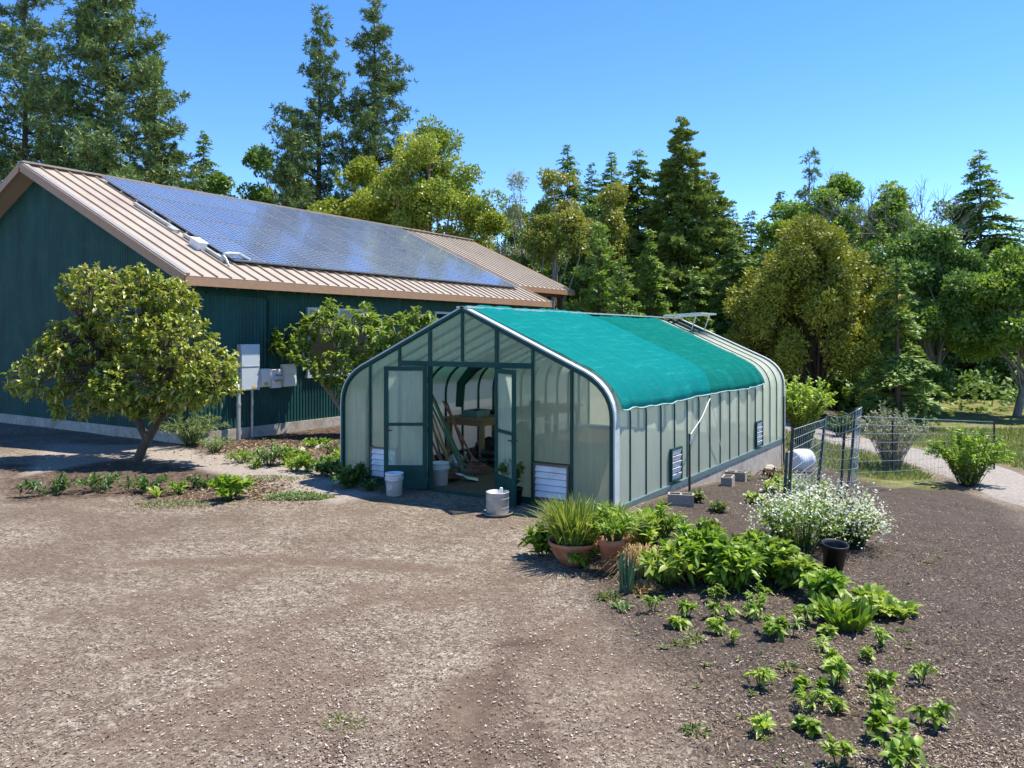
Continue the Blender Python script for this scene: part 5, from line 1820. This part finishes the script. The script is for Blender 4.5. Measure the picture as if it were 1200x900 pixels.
def litter():
    rng = np.random.default_rng(8)
    P = []
    for cx, cy, sx, sy, n in ((270, 580, 70, 13, 2200), (300, 568, 40, 8, 800), (330, 527, 70, 12, 3000), (200, 590, 60, 10, 900), (395, 535, 30, 10, 1000), (420, 720, 500, 170, 260)):
        k = rng.normal(size=(n, 2))
        for a, b in k: P.append(gnd(cx + a * sx * .6, min(915, max(500, cy + b * sy * .6))))
    C = np.array([tuple(p) for p in P]); n = len(C)
    C = C[(C[:, 0] < -5.6) | (C[:, 1] < -.15)]; C = C[C[:, 0] > WALL_X + .25]; n = len(C)
    C[:, 2] += .004 + np.where(C[:, 1] < -2.2, .004, .02) * rng.random(n)
    V, Q = leaf_quads(C, unit(rdir(rng, n) * np.array([1, 1, .25])), unit(rdir(rng, n) * .5 + np.array([0, 0, 1])), np.where(C[:, 1] < -2.2, .5, 1) * (.05 + .05 * rng.random(n)), np.where(C[:, 1] < -2.2, .5, 1) * (.02 + .03 * rng.random(n)))
    tag(np_obj('leaf_litter', V, Q, LM['litter'], None, rng.random(n)), 'dry leaves and straw scattered over the bed by the house', 'litter', kind='stuff')


litter()

# edging stones of the bed
for i, (px, py, d, lab) in enumerate(((320, 533, (.30, .12, .09), 'flat edging stone left in the bed by the house'), (352, 528, (.34, .12, .08), 'long pale edging stone in the middle of the bed'), (378, 525, (.22, .12, .08), 'short edging stone at the right end of the bed'), (398, 566, (.16, .12, .08), 'pale stone beside the greenhouse corner weeds'))):
    rock(gnd(px, py), d, lab, 40 + i)

# pot between the right door and the louvre
p = gnd(612, 600); p = Vector((-1.62, -.18, .0))
o = thing('plant_pot', 'black pot between the right door and the front vent', 'pot', p)
mb = MB(); mb.lathe([(0, 0), (.11, 0), (.14, .24), (.148, .24), (.148, .26), (.13, .26), (.12, .05), (0, .05)], 24); mb.build('pot', M['black'], o)
mb = MB(); mb.lathe([(0, .225), (.128, .225)], 20); mb.build('soil', M['soil'], o)
bush('potted_plant', 'thin dark plant growing in the black pot by the door', p + Vector((0, 0, .2)), .62, .26, 260, .12, .05, 'dark_leaf', 70, None, 10, cat='plant')


# terracotta pots by the front corner
def bowl(loc, r, h, label, name='terracotta_bowl', cat='flower pot', prof=None):
    o = thing(name, label, cat, loc, 0, 'terracotta pots at the greenhouse corner')
    mb = MB()
    if prof is None:
        prof = [(0, 0), (r * .5, 0), (r * .82, h * .45), (r * .96, h * .82), (r * 1.0, h * .84), (r * 1.03, h * .98), (r * .99, h), (r * .93, h * .97), (r * .90, h * .8), (0, h * .8)]
    mb.lathe(prof, 40); mb.build('pot', M['terra'], o)
    mb = MB(); mb.lathe([(0, h * .88), (r * .90, h * .86)], 24); mb.build('soil', M['soil'], o)
    return o


b1 = gnd(672, 660); bowl(b1, .29, .27, 'wide terracotta bowl with tall grass on the left')
b2 = gnd(702, 652) + Vector((.10, .12, 0)); bowl(b2, .22, .25, 'smaller terracotta bowl behind the tall pot')
b3 = gnd(716, 668); bowl(b3, .14, .36, 'tall narrow terracotta pot right of the bowls', 'terracotta_pot', prof=[(0, 0), (.10, 0), (.132, .28), (.146, .29), (.15, .36), (.138, .36), (.125, .30), (0, .30)])
gp = 'plants at the corner of the greenhouse'
tuft('ornamental_grass', 'tall bright grass growing in the wide terracotta bowl', b1 + Vector((0, 0, .23)), .92, .40, 800, .014, 'grass', 80, gp, .42, .2)
tuft('ornamental_grass', 'shorter leaning grass in the smaller terracotta bowl', b2 + Vector((0, 0, .22)), .80, .5, 560, .013, 'grass', 81, gp, .5, .15)
bush('potted_herb', 'leafy stems spilling out of the tall terracotta pot', b3 + Vector((0.02, 0, .30)), .42, .28, 420, .11, .022, 'garden', 82, gp, 22, cat='plant')
p = gnd(636, 652); bush('weed_clump', 'leafy weed left of the wide terracotta bowl', p, .36, .24, 330, .12, .05, 'garden', 83, gp, 12, cat='plant')
p = gnd(684, 664); bush('weed_clump', 'leafy weed in front of the two terracotta bowls', p, .30, .22, 300, .10, .05, 'garden', 84, gp, 12, cat='plant')
tuft('leek_bunch', 'upright blue green leek stalks beside the straw', gnd(734, 694), .56, .12, 34, .024, 'leek', 85, gp, .25, .08, 'plant')
p = gnd(752, 672)
tuft('straw_clump', 'heap of dry straw stalks right of the tall pot', p, .80, .5, 700, .010, 'straw', 86, gp, .7, .16, 'straw')
p = gnd(752, 692); creeping('flat pile of orange straw in front of the dry stalks', p, .20, .12, .10, 900, 'straw', 87, 'straw_pile', YAW)
p = gnd(735, 636); tuft('dry_grass', 'dry pinkish grass at the greenhouse corner', p, .55, .6, 260, .009, 'straw', 88, gp, .5, .12, 'straw')
p = gnd(770, 640); bush('garden_shrub', 'upright leafy plant against the side wall near the corner', p, .55, .38, 620, .10, .035, 'garden', 89, gp, 22)
p = gnd(778, 688); bush('leafy_plant', 'bright pale leafy plant right of the straw', p, .38, .30, 420, .13, .055, 'lettuce', 90, gp, 14, cat='plant')
p = gnd(758, 646); bush('leafy_plant', 'yellowish plant behind the dry straw', p, .50, .24, 420, .12, .04, 'lettuce', 91, gp, 16, cat='plant')
p = gnd(648, 618); tuft('dry_grass', 'thin dry stalks before the right front vent', p, .45, .5, 70, .008, 'straw', 92, gp, .4, .2, 'straw')
tuft('weed_clump', 'small grey weed in front of the leek stalks', gnd(712, 700), .14, 1.2, 90, .018, 'weed', 93, gp, .5, .1, 'plant')
tuft('weed_clump', 'tiny grey weed left of the leek stalks', gnd(728, 712), .12, 1.0, 70, .018, 'rosemary', 94, gp, .5, .08, 'plant')

for i, (x, y, H, lab) in enumerate(((-.55, 1.6, .8, 'green plant dimly seen through the side panels near the first vent'), (-.5, 3.2, .9, 'green plant dimly seen through the side panels behind the stake'), (-.6, 5.2, .7, 'green plant dimly seen inside below the green cloth'), (-.5, 7.0, .8, 'green plant dimly seen inside by the farther side vent'))):
    bush('greenhouse_plant', lab, (x, y, 0), H, .45, 420, .16, .07, 'garden', 400 + i, 'plants inside the greenhouse', 16, cat='plant')

# leafy row in the garden
gl = 'leafy crops in the dark garden bed'
for i, (px, py, H, Rr, n, Ll, Wl, leaf, lab) in enumerate((
        (808, 676, .50, .40, 900, .15, .060, 'garden', 'dense leafy crop first in the row from the terracotta pots'),
        (836, 684, .52, .40, 900, .15, .060, 'garden', 'dense leafy crop second in the row, fullest of them'),
        (862, 690, .44, .34, 700, .15, .060, 'garden', 'leafy crop third in the row, leaning right'),
        (905, 682, .42, .36, 650, .16, .065, 'garden', 'leafy crop in front of the white flowers'),
        (928, 690, .34, .30, 480, .16, .07, 'lettuce', 'lower crop at the right of the row by the black pot'),
        (885, 660, .36, .30, 420, .14, .05, 'garden', 'leafy crop behind the gap in the row'),
        (820, 652, .45, .34, 560, .13, .045, 'garden', 'leafy crop behind the first of the row'),
        (968, 706, .30, .24, 300, .16, .07, 'garden', 'small dense crop below the black garden pot'))):
    bush('leafy_crop', lab, gnd(px, py), H, Rr, int(n * 1.5), Ll * .8, Wl * .8, leaf, 110 + i, gl, 20, cat='plant', droop=.3)
rosette('lettuce', 'big upright lettuce at the right of the garden', gnd(993, 735), 90, .27, .075, 'garden', 130, .6, gl, .25, r0=.13)
rosette('lettuce', 'upright lettuce tucked left behind the big one', gnd(975, 724), 60, .25, .07, 'garden', 131, .6, gl, .3, r0=.07)
rosette('lettuce', 'pale spreading lettuce right of the big one', gnd(1030, 718), 90, .25, .075, 'lettuce', 132, .9, gl, .5, r0=.10)
rosette('lettuce', 'pale lettuce behind the spreading one', gnd(1020, 704), 60, .23, .07, 'lettuce', 133, .8, gl, .4, r0=.08)
rosette('lettuce', 'yellow green lettuce farthest right past the spreading one', gnd(1052, 722), 70, .24, .07, 'lettuce', 134, .8, gl, .4, r0=.08)

# white flowering bush
gw = 'white flowering plants by the fence'
for i, (px, py, H, Rr, n, st, lab) in enumerate(((940, 650, .74, .56, 1000, 60, 'white flowering bush left behind the black garden pot'), (978, 640, .76, .66, 700, 120, 'biggest white flowering bush beside the fence panel'), (1002, 640, .50, .40, 700, 120, 'low white flowers right of the black garden pot'), (915, 630, .55, .42, 800, 60, 'greener flowering plant around the foot of the nearest fence post'))):
    bush('flowering_bush', lab, gnd(px, py), H, Rr, n, .07, .018, 'garden', 140 + i, gw, st, tip=('white', 8, .034, .085), base=.1)
p = gnd(940, 585); bush('flowering_bush', 'pale flowering weeds behind the leaning fence post', p, .4, .7, 500, .07, .02, 'lettuce', 146, gw, 60, tip=('white', 8, .03, .07))

p = gnd(976, 667)
o = thing('garden_pot', 'empty black plastic pot standing tilted in the garden', 'pot', p)
mb = MB(); mb.lathe([(0, .0), (.105, 0), (.135, .28), (.146, .28), (.146, .305), (.138, .305), (.125, .26), (.098, .02), (0, .02)], 32); mb.build('pot', M['black'], o)
o.rotation_euler = (R(5), R(6), 0)

# seedlings
gs = 'young seedlings in the dark soil'
SEED = [
    (765, 715, .20, 'garden', 'seedling nearest the leek stalks'), (806, 722, .17, 'garden', 'two leaved seedling below the first leafy crop'),
    (794, 735, .12, 'lettuce', 'bright flat seedling left of the seedling pairs'), (840, 707, .22, 'garden', 'tall seedling under the fullest crop'),
    (846, 723, .20, 'garden', 'seedling right below the tall one'), (841, 741, .13, 'lettuce', 'pale seedling third down from the fullest crop'),
    (857, 755, .13, 'lettuce', 'yellow seedling on a patch of straw'), (799, 755, .09, 'weed', 'tiny grey weed at the left of the seedling bed'),
    (815, 748, .09, 'weed', 'flat grey weed beside the tiny one'), (886, 710, .28, 'garden', 'bushy seedling under the gap in the row'),
    (890, 728, .22, 'garden', 'bushy seedling just below another bushy one'), (905, 748, .24, 'garden', 'large seedling left of its upright neighbour'),
    (926, 748, .24, 'garden', 'upright large seedling right of its neighbour'), (943, 733, .22, 'garden', 'seedling with brown leaves left of the lettuces'),
    (968, 746, .12, 'lettuce', 'yellow seedling below the big lettuce'), (962, 762, .14, 'lettuce', 'seedling straight above the stalked one'),
    (970, 784, .16, 'lettuce', 'wide seedling just above the stalked one'), (979, 806, .26, 'lettuce', 'tall stalked seedling with a bare stem'),
    (925, 784, .12, 'weed', 'grey green spreading weed on dark soil'), (892, 803, .17, 'lettuce', 'narrow yellow seedling in the left of the bed'),
    (936, 807, .10, 'lettuce', 'very small seedling in the middle of the bed'), (950, 828, .18, 'garden', 'forked seedling left of its twin'),
    (964, 820, .15, 'garden', 'thin twin of the forked seedling'), (982, 837, .11, 'lettuce', 'small round seedling below the stalked one'),
    (816, 858, .10, 'weed', 'flat grey weed out on the yard'), (900, 866, .17, 'lettuce', 'lone yellow seedling near the bottom'),
    (945, 858, .11, 'garden', 'small dark seedling right of the lone yellow one'), (1034, 758, .20, 'garden', 'upright seedling at the right below the lettuces'),
    (1014, 774, .12, 'lettuce', 'flat pale seedling left of the upright one'), (1032, 812, .18, 'garden', 'bluish seedling at the top of the right hand row'),
    (1029, 832, .18, 'lettuce', 'yellow tipped plant in the right hand row'), (1037, 852, .26, 'garden', 'largest plant of the right hand row'),
    (1041, 872, .22, 'garden', 'leafy plant below the largest of the right hand row'), (1044, 892, .20, 'garden', 'last plant of the right hand row'),
    (982, 897, .18, 'lettuce', 'bright plant cut by the bottom edge'), (1060, 905, .22, 'garden', 'leafy plant at the bottom right corner'),
    (1080, 800, .20, 'garden', 'seedling outside the right hand row'), (1095, 850, .20, 'garden', 'second seedling outside the right hand row'),
    (404, 846, .05, 'weed', 'small tuft of green grass in the middle of the yard'),
]
for i, (px, py, H, leaf, lab) in enumerate(SEED):
    q = gnd(px, py); H *= .86
    if leaf == 'weed':
        tuft('weed', lab, q, H * 1.1, 1.3, 70 if px != 404 else 120, .02 if px != 404 else .008, 'weed' if px != 404 else 'grass', 300 + i, gs if px != 404 else None, .5, .07 if px != 404 else .14, 'weed')
    else:
        bush('seedling', lab, q, H, H * .62, int(34 + 150 * H + 17 * (i % 3)), .052 + .15 * H, .014 + .012 * (i % 3) + .03 * H, leaf, 300 + i, gs, 3 + i % 4, cat='seedling', droop=.4, base=.35 if H < .25 else .5)

def sprouts():
    rng = np.random.default_rng(91)
    parts = []
    for i in range(330):
        px = 690 + 420 * rng.random(); py = 600 + 315 * rng.random()
        if px < np.interp(py, [600, 640, 690, 740, 800, 925], [760, 700, 700, 740, 800, 840]): continue
        q = gnd(px, py)
        if wob(q.x * 1.7 + 2, q.y * 1.7) < .05: continue
        n = int(rng.integers(4, 12)); s = .35 + .9 * rng.random() ** 2
        az = rng.random(n) * 6.283; e = .5 + rng.random(n)
        D = unit(np.stack([np.cos(az) * e, np.sin(az) * e, np.ones(n)], 1))
        V, Q, r_ = strip_leaves(np.array([tuple(q)] * n), D, s * (.04 + .05 * rng.random(n)), s * (.012 + .016 * rng.random(n)), .4, rng)
        parts.append((V, Q, np.clip(r_ * .6 + .4 * rng.random(), 0, 1)))
    V, Q, r_ = cat_(parts)
    tag(np_obj('ground_weeds', V, Q, LM['weed'], None, r_), 'tiny scattered weeds over the dark garden soil', 'weeds', kind='stuff')


sprouts()

# plants along the greenhouse side
gx = 'self-sown plants along the greenhouse side'
for i, (px, py, H, leaf, lab) in enumerate(((818, 588, .16, 'weed', 'small pale weed right of the cinder block by the stake'), (842, 600, .12, 'weed', 'pale weed in front of the middle cinder block'), (832, 620, .10, 'weed', 'flat weed in the bare soil left of the fence'), (884, 590, .14, 'lettuce', 'pale weed along the path to the fence'),
                                            (905, 562, .26, 'redleaf', 'reddish leafed plant at the far foundation'), (902, 578, .22, 'lettuce', 'bright spreading plant below the reddish one'), (918, 572, .28, 'garden', 'leafy plant left of the nearest fence post'), (872, 562, .14, 'weed', 'weed beside the half hidden cinder block'))):
    bush('garden_weed', lab, gnd(px, py), H, H * 1.1, 150, .10, .045, leaf, 200 + i, gx, 9, cat='plant')

# shrubs at the back right
p = spot(941, 23.5); o = bush('garden_shrub', 'bright yellow green shrub behind the far greenhouse corner', p, 2.1, 1.0, 6500, .11, .06, 'lettuce', 160, None, 110, base=.05, flat=.5)
p = spot(1046, 19.5); bush('garden_shrub', 'silvery grey shrub by the wire fence at the right', p, 1.6, .95, 5200, .08, .026, 'sage', 161, None, 110, base=.03, flat=.7)
p = spot(1135, 17); bush('garden_shrub', 'green shrub out past the silvery grey one', p, 1.3, .9, 3600, .10, .04, 'garden', 162, None, 80, base=.04)
p = spot(985, 27.5); bush('garden_shrub', 'low dark shrub beneath the golden cedar', p, .9, .8, 1300, .10, .05, 'dark_leaf', 163, None, 30)


def lawn():
    rng = np.random.default_rng(17)
    P = []
    while len(P) < 22000:
        px = 918 + 420 * rng.random(); py = 504 + 80 * rng.random() ** 1.3
        q = gnd(px, py)
        if q.y < 9.2 + .5 * math.sin(q.x * 2) or seg_dist(np.array(q.x), np.array(q.y), ROAD) < 1.35: continue
        P.append(tuple(q))
    C = np.array(P); n = len(C)
    D = unit(rdir(rng, n) * .7 + np.array([0, 0, 1]))
    V, Q = leaf_quads(C - np.array([0, 0, .01]), D, rdir(rng, n), .09 + .14 * rng.random(n), .014 + .02 * rng.random(n))
    tag(np_obj('grass', V, Q, LM['weed'], None, rng.random(n)), 'rough yellow green grass beside the pale driveway', 'grass', kind='stuff')


lawn()


def chips():
    rng = np.random.default_rng(77)
    n = 120000
    # even over the picture area of the yard
    X = rng.random(n) * 1400 - 100; Yp = 588 + 340 * rng.random(n)
    d = FPX * CAM[2] / (Yp - HOR)
    Xc = (X - 600) / FPX * d
    x = CAM[0] + Xc * CS - d * SN; y = CAM[1] + Xc * SN + d * CS
    dens = .5 + .5 * wob(x * .9, y * .9) + .25 * wob(x * 3, y * 3)
    keep = (dens > rng.random(n) * .9) & ~((x > -5.6) & (x < .1) & (y > -.2) & (y < 10))
    x, y = x[keep], y[keep]; n = len(x)
    C = np.stack([x, y, height(x, y) + .004 + .008 * rng.random(n)], 1)
    D = unit(rdir(rng, n) * np.array([1, 1, .1]))
    Ln = .007 + .034 * rng.random(n) ** 4
    V, Q = leaf_quads(C, D, unit(rdir(rng, n) * .2 + np.array([0, 0, 1])), Ln, .004 + .22 * Ln + .004 * rng.random(n))
    tag(np_obj('wood_chips', V, Q, LM['chips'], None, rng.random(n) ** 1.7), 'pale wood chips strewn over the brown yard', 'wood chips', kind='stuff')


chips()


def mulch():
    rng = np.random.default_rng(78)
    n = 30000
    X = 690 + 600 * rng.random(n); Yp = 560 + 365 * rng.random(n)
    d = FPX * CAM[2] / (Yp - HOR); Xc = (X - 600) / FPX * d
    x = CAM[0] + Xc * CS - d * SN; y = CAM[1] + Xc * SN + d * CS
    edge = np.interp(Yp, [560, 612, 690, 740, 800, 925], [900, 715, 690, 730, 800, 840])
    dens = .42 + .75 * wob(x * 1.3 + 4, y * 1.3) + .3 * wob(x * 4, y * 4)
    keep = (X > edge - 10) & (dens > rng.random(n)) & ~((x > -5.6) & (x < .1) & (y > -.2) & (y < 10))
    x, y = x[keep], y[keep]; n = len(x)
    C = np.stack([x, y, height(x, y) + .012 + .03 * rng.random(n) + .03 * wob(x * 2.2, y * 2.2) + .02 * wob(x * 5, y * 5)], 1)
    D = unit(rdir(rng, n) * np.array([1, 1, .3]))
    Ln = .012 + .06 * rng.random(n) ** 3
    V, Q = leaf_quads(C, D, unit(rdir(rng, n) * .6 + np.array([0, 0, 1])), Ln, .005 + .01 * rng.random(n))
    tag(np_obj('garden_mulch', V, Q, LM['litter'], None, rng.random(n)), 'bits of straw and bark over the dark garden soil', 'mulch', kind='stuff')


mulch()

# ------------------------------------------------------------------ fence
gf = 'dark steel posts of the wire fence'


def t_post(a, b, label, mat='dark_steel'):
    a = Vector(a); b = Vector(b)
    o = thing('fence_post', label, 'fence post', a, 0, gf)
    t = b - a
    mb = MB(); mb.bar(-t * .15, t, .042, .010); mb.bar(-t * .15 + Vector((0, .018, 0)), t + Vector((0, .018, 0)), .010, .036)
    n = int(t.length / .055)
    for i in range(4, n): mb.bar(t * (i / n) + Vector((0, -.010, 0)), t * (i / n + .008) + Vector((0, -.010, 0)), .02, .012)
    mb.build('post', M[mat], o)
    return o


F1a = gnd(922, 624); F1b = at(930, 503, 12.0)
d1 = FPX * (CAM[2] - F1a.z) / (624 - HOR)
F1b = at(929, 502, d1)
d2 = FPX * (CAM[2] - gnd(957, 580).z) / (580 - HOR)
F2a = gnd(957, 580); F2b = at(967, 489, d2)
d3 = FPX * (CAM[2] - gnd(985, 586).z) / (586 - HOR)
F3a = gnd(985, 586); F3b = at(990, 498, d3)
d4 = FPX * (CAM[2] - gnd(993, 577).z) / (577 - HOR)
F4a = gnd(993, 577); F4b = at(1003, 480, d4)
t_post(F1a, F1b, 'nearest dark fence post at the left end of the wire panel')
t_post(F2a, F2b, 'stout leaning green post where the wire panel bends', 'green_steel')
t_post(F3a, F3b, 'straight dark post right of the leaning green one')
t_post(F4a, F4b, 'leaning green post at the right end of the curved wire', 'green_steel')
q = gnd(918, 606); t_post(q, Vector((q.x + .05, q.y, q.z + .95)), 'short thin green stake left of the nearest fence post', 'green_steel')
q = spot(918.5, 19.8); t_post(q, Vector((q.x, q.y, q.z + 1.75)), 'black post behind the far corner of the greenhouse')
q = gnd(1046, 558); t_post(q, Vector((q.x, q.y, q.z + 1.3)), 'thin rusty post in the grass at the right')


def wire_panel(label, top, bot, nh, group='welded wire fence panels', rad=.0042):
    """top and bottom lines (equally many points), horizontals and verticals between"""
    base = Vector(bot[0])
    o = thing('wire_fence', label, 'wire fence', base, 0, group)
    mb = MB()
    T = [Vector(p) - base for p in top]; Bt = [Vector(p) - base for p in bot]
    hs = [0] + [((i + 1) / nh) ** .8 for i in range(nh)]
    for h in hs: mb.tube([b.lerp(t, h) for b, t in zip(Bt, T)], rad * (1.35 if h == 1 else 1), 5)
    L_ = 0; nxt = 0
    for i in range(len(T) - 1):
        seg = (T[i + 1] - T[i]).length
        k = max(1, round(seg / .205))
        for j in range(k):
            t = j / k
            mb.tube([Bt[i].lerp(Bt[i + 1], t), T[i].lerp(T[i + 1], t)], rad * .6, 5)
    mb.tube([Bt[-1], T[-1]], rad, 5)
    mb.build('wire_mesh', M['wire'], o)


def lin(a, b, n): return [Vector(a).lerp(Vector(b), i / n) for i in range(n + 1)]


up_ = Vector((0, 0, 1))
T1 = lin(F1b - up_ * .02, F2b - up_ * .03, 6); B1 = lin(F1a + up_ * .08, F2a + up_ * .08, 6)
wire_panel('flat wire panel from the nearest post to the leaning post', T1, B1, 8)
# the curved panel swings back round to the far post
cT = []; cB = []
ctrl_t = [F2b + Vector((0, 0, -.03)), at(971, 487, d2 - .7), at(985, 489, d2 - 1.0), at(1000, 483, d2 - 1.2), at(1010, 477, d2 - 1.0), F4b + Vector((0, 0, .02))]
def spline(c, n):
    out = []
    for i in range(len(c) - 1):
        p0 = c[max(0, i - 1)]; p1 = c[i]; p2 = c[i + 1]; p3 = c[min(len(c) - 1, i + 2)]
        for k in range(n):
            t = k / n
            out.append(.5 * ((2 * p1) + (p2 - p0) * t + (2 * p0 - 5 * p1 + 4 * p2 - p3) * t * t + (3 * p1 - p0 - 3 * p2 + p3) * t ** 3))
    return out + [c[-1]]
cT = spline([Vector(p) for p in ctrl_t], 4)
for p in cT: cB.append(Vector((p.x - .08, p.y - .05, hz(p.x, p.y) + .12)))
wire_panel('curved wire panel looping between the leaning green posts', cT, cB, 8)
E = spot(1165, 19.3); Tt = lin(F4b - up_ * .12, E + up_ * 1.2, 12); Bb = [Vector((p.x, p.y, hz(p.x, p.y) + .1)) for p in Tt]
wire_panel('long thin wire fence running right toward the driveway', Tt, Bb, 7, rad=.0032)
t_post(E, E + up_ * 1.35, 'far post where the thin wire fence leaves the view')

# white barrel
q = spot(940, 18.6)
q = at(938, 531, 18.6); zg = hz(q.x, q.y)
o = thing('barrel', 'white plastic barrel lying on its side behind the fence', 'barrel', (q.x, q.y, zg + .30), R(62))
mb = MB(); Mx = Matrix.Rotation(PI / 2, 3, 'Y')
mb.lathe([(0, -.28), (.20, -.28), (.24, -.24), (.255, -.1), (.245, -.08), (.26, 0), (.245, .08), (.255, .1), (.24, .24), (.20, .28), (0, .28)], 36, M=Mx); mb.build('body', M['whiteplastic'], o)
mb = MB(); mb.lathe([(.03, .281), (.03, .295), (0, .295)], 12, (0, .12, 0), Mx); mb.lathe([(.20, .27), (.205, .285), (.19, .285)], 36, M=Mx); mb.build('lid', surf('barrel_lid', (.55, .5, .33), .6, var=.1), o)

# ------------------------------------------------------------------ light, sky, camera
S = Vector((1.0, 1.5, 3.8)).normalized()
ld = bpy.data.lights.new('sun', 'SUN'); ld.energy = 4.4; ld.angle = R(.5); ld.color = (1, .93, .82)
sun = link(bpy.data.objects.new('sun', ld)); sun.rotation_euler = (-S).to_track_quat('-Z', 'Y').to_euler()
w = bpy.data.worlds.new('World'); sc.world = w; w.use_nodes = True
nt = w.node_tree; nt.nodes.clear()
out = nt.nodes.new('ShaderNodeOutputWorld'); bg = nt.nodes.new('ShaderNodeBackground')
sky = nt.nodes.new('ShaderNodeTexSky'); sky.sky_type = 'NISHITA'; sky.sun_disc = False
sky.sun_elevation = math.asin(S.z); sky.sun_rotation = math.atan2(S.x, S.y)
sky.altitude = 2800; sky.air_density = 1.0; sky.dust_density = 0; sky.ozone_density = 2.0
bg.inputs['Strength'].default_value = .15
hs = nt.nodes.new('ShaderNodeHueSaturation'); hs.inputs['Saturation'].default_value = 1.26; hs.inputs['Hue'].default_value = .506
nt.links.new(sky.outputs[0], hs.inputs['Color']); nt.links.new(hs.outputs[0], bg.inputs[0]); nt.links.new(bg.outputs[0], out.inputs[0])
cd = bpy.data.cameras.new('camera'); cam = link(bpy.data.objects.new('camera', cd))
cam.location = CAM; cam.rotation_euler = (PI / 2, 0, YAW)
cd.sensor_width = 36; cd.lens = FPX / 1200 * 36; cd.shift_y = -56 / 1200; cd.clip_start = .05; cd.clip_end = 3000
sc.camera = cam
vs = sc.view_settings
vs.view_transform = 'Standard'; vs.look = 'None'; vs.exposure = 1.02; vs.gamma = 1; vs.use_curve_mapping = False
sc.render.engine = 'CYCLES'
sc.cycles.use_denoising = True
sc.cycles.max_bounces = 10; sc.cycles.transparent_max_bounces = 16; sc.cycles.diffuse_bounces = 4
sc.cycles.transmission_bounces = 8
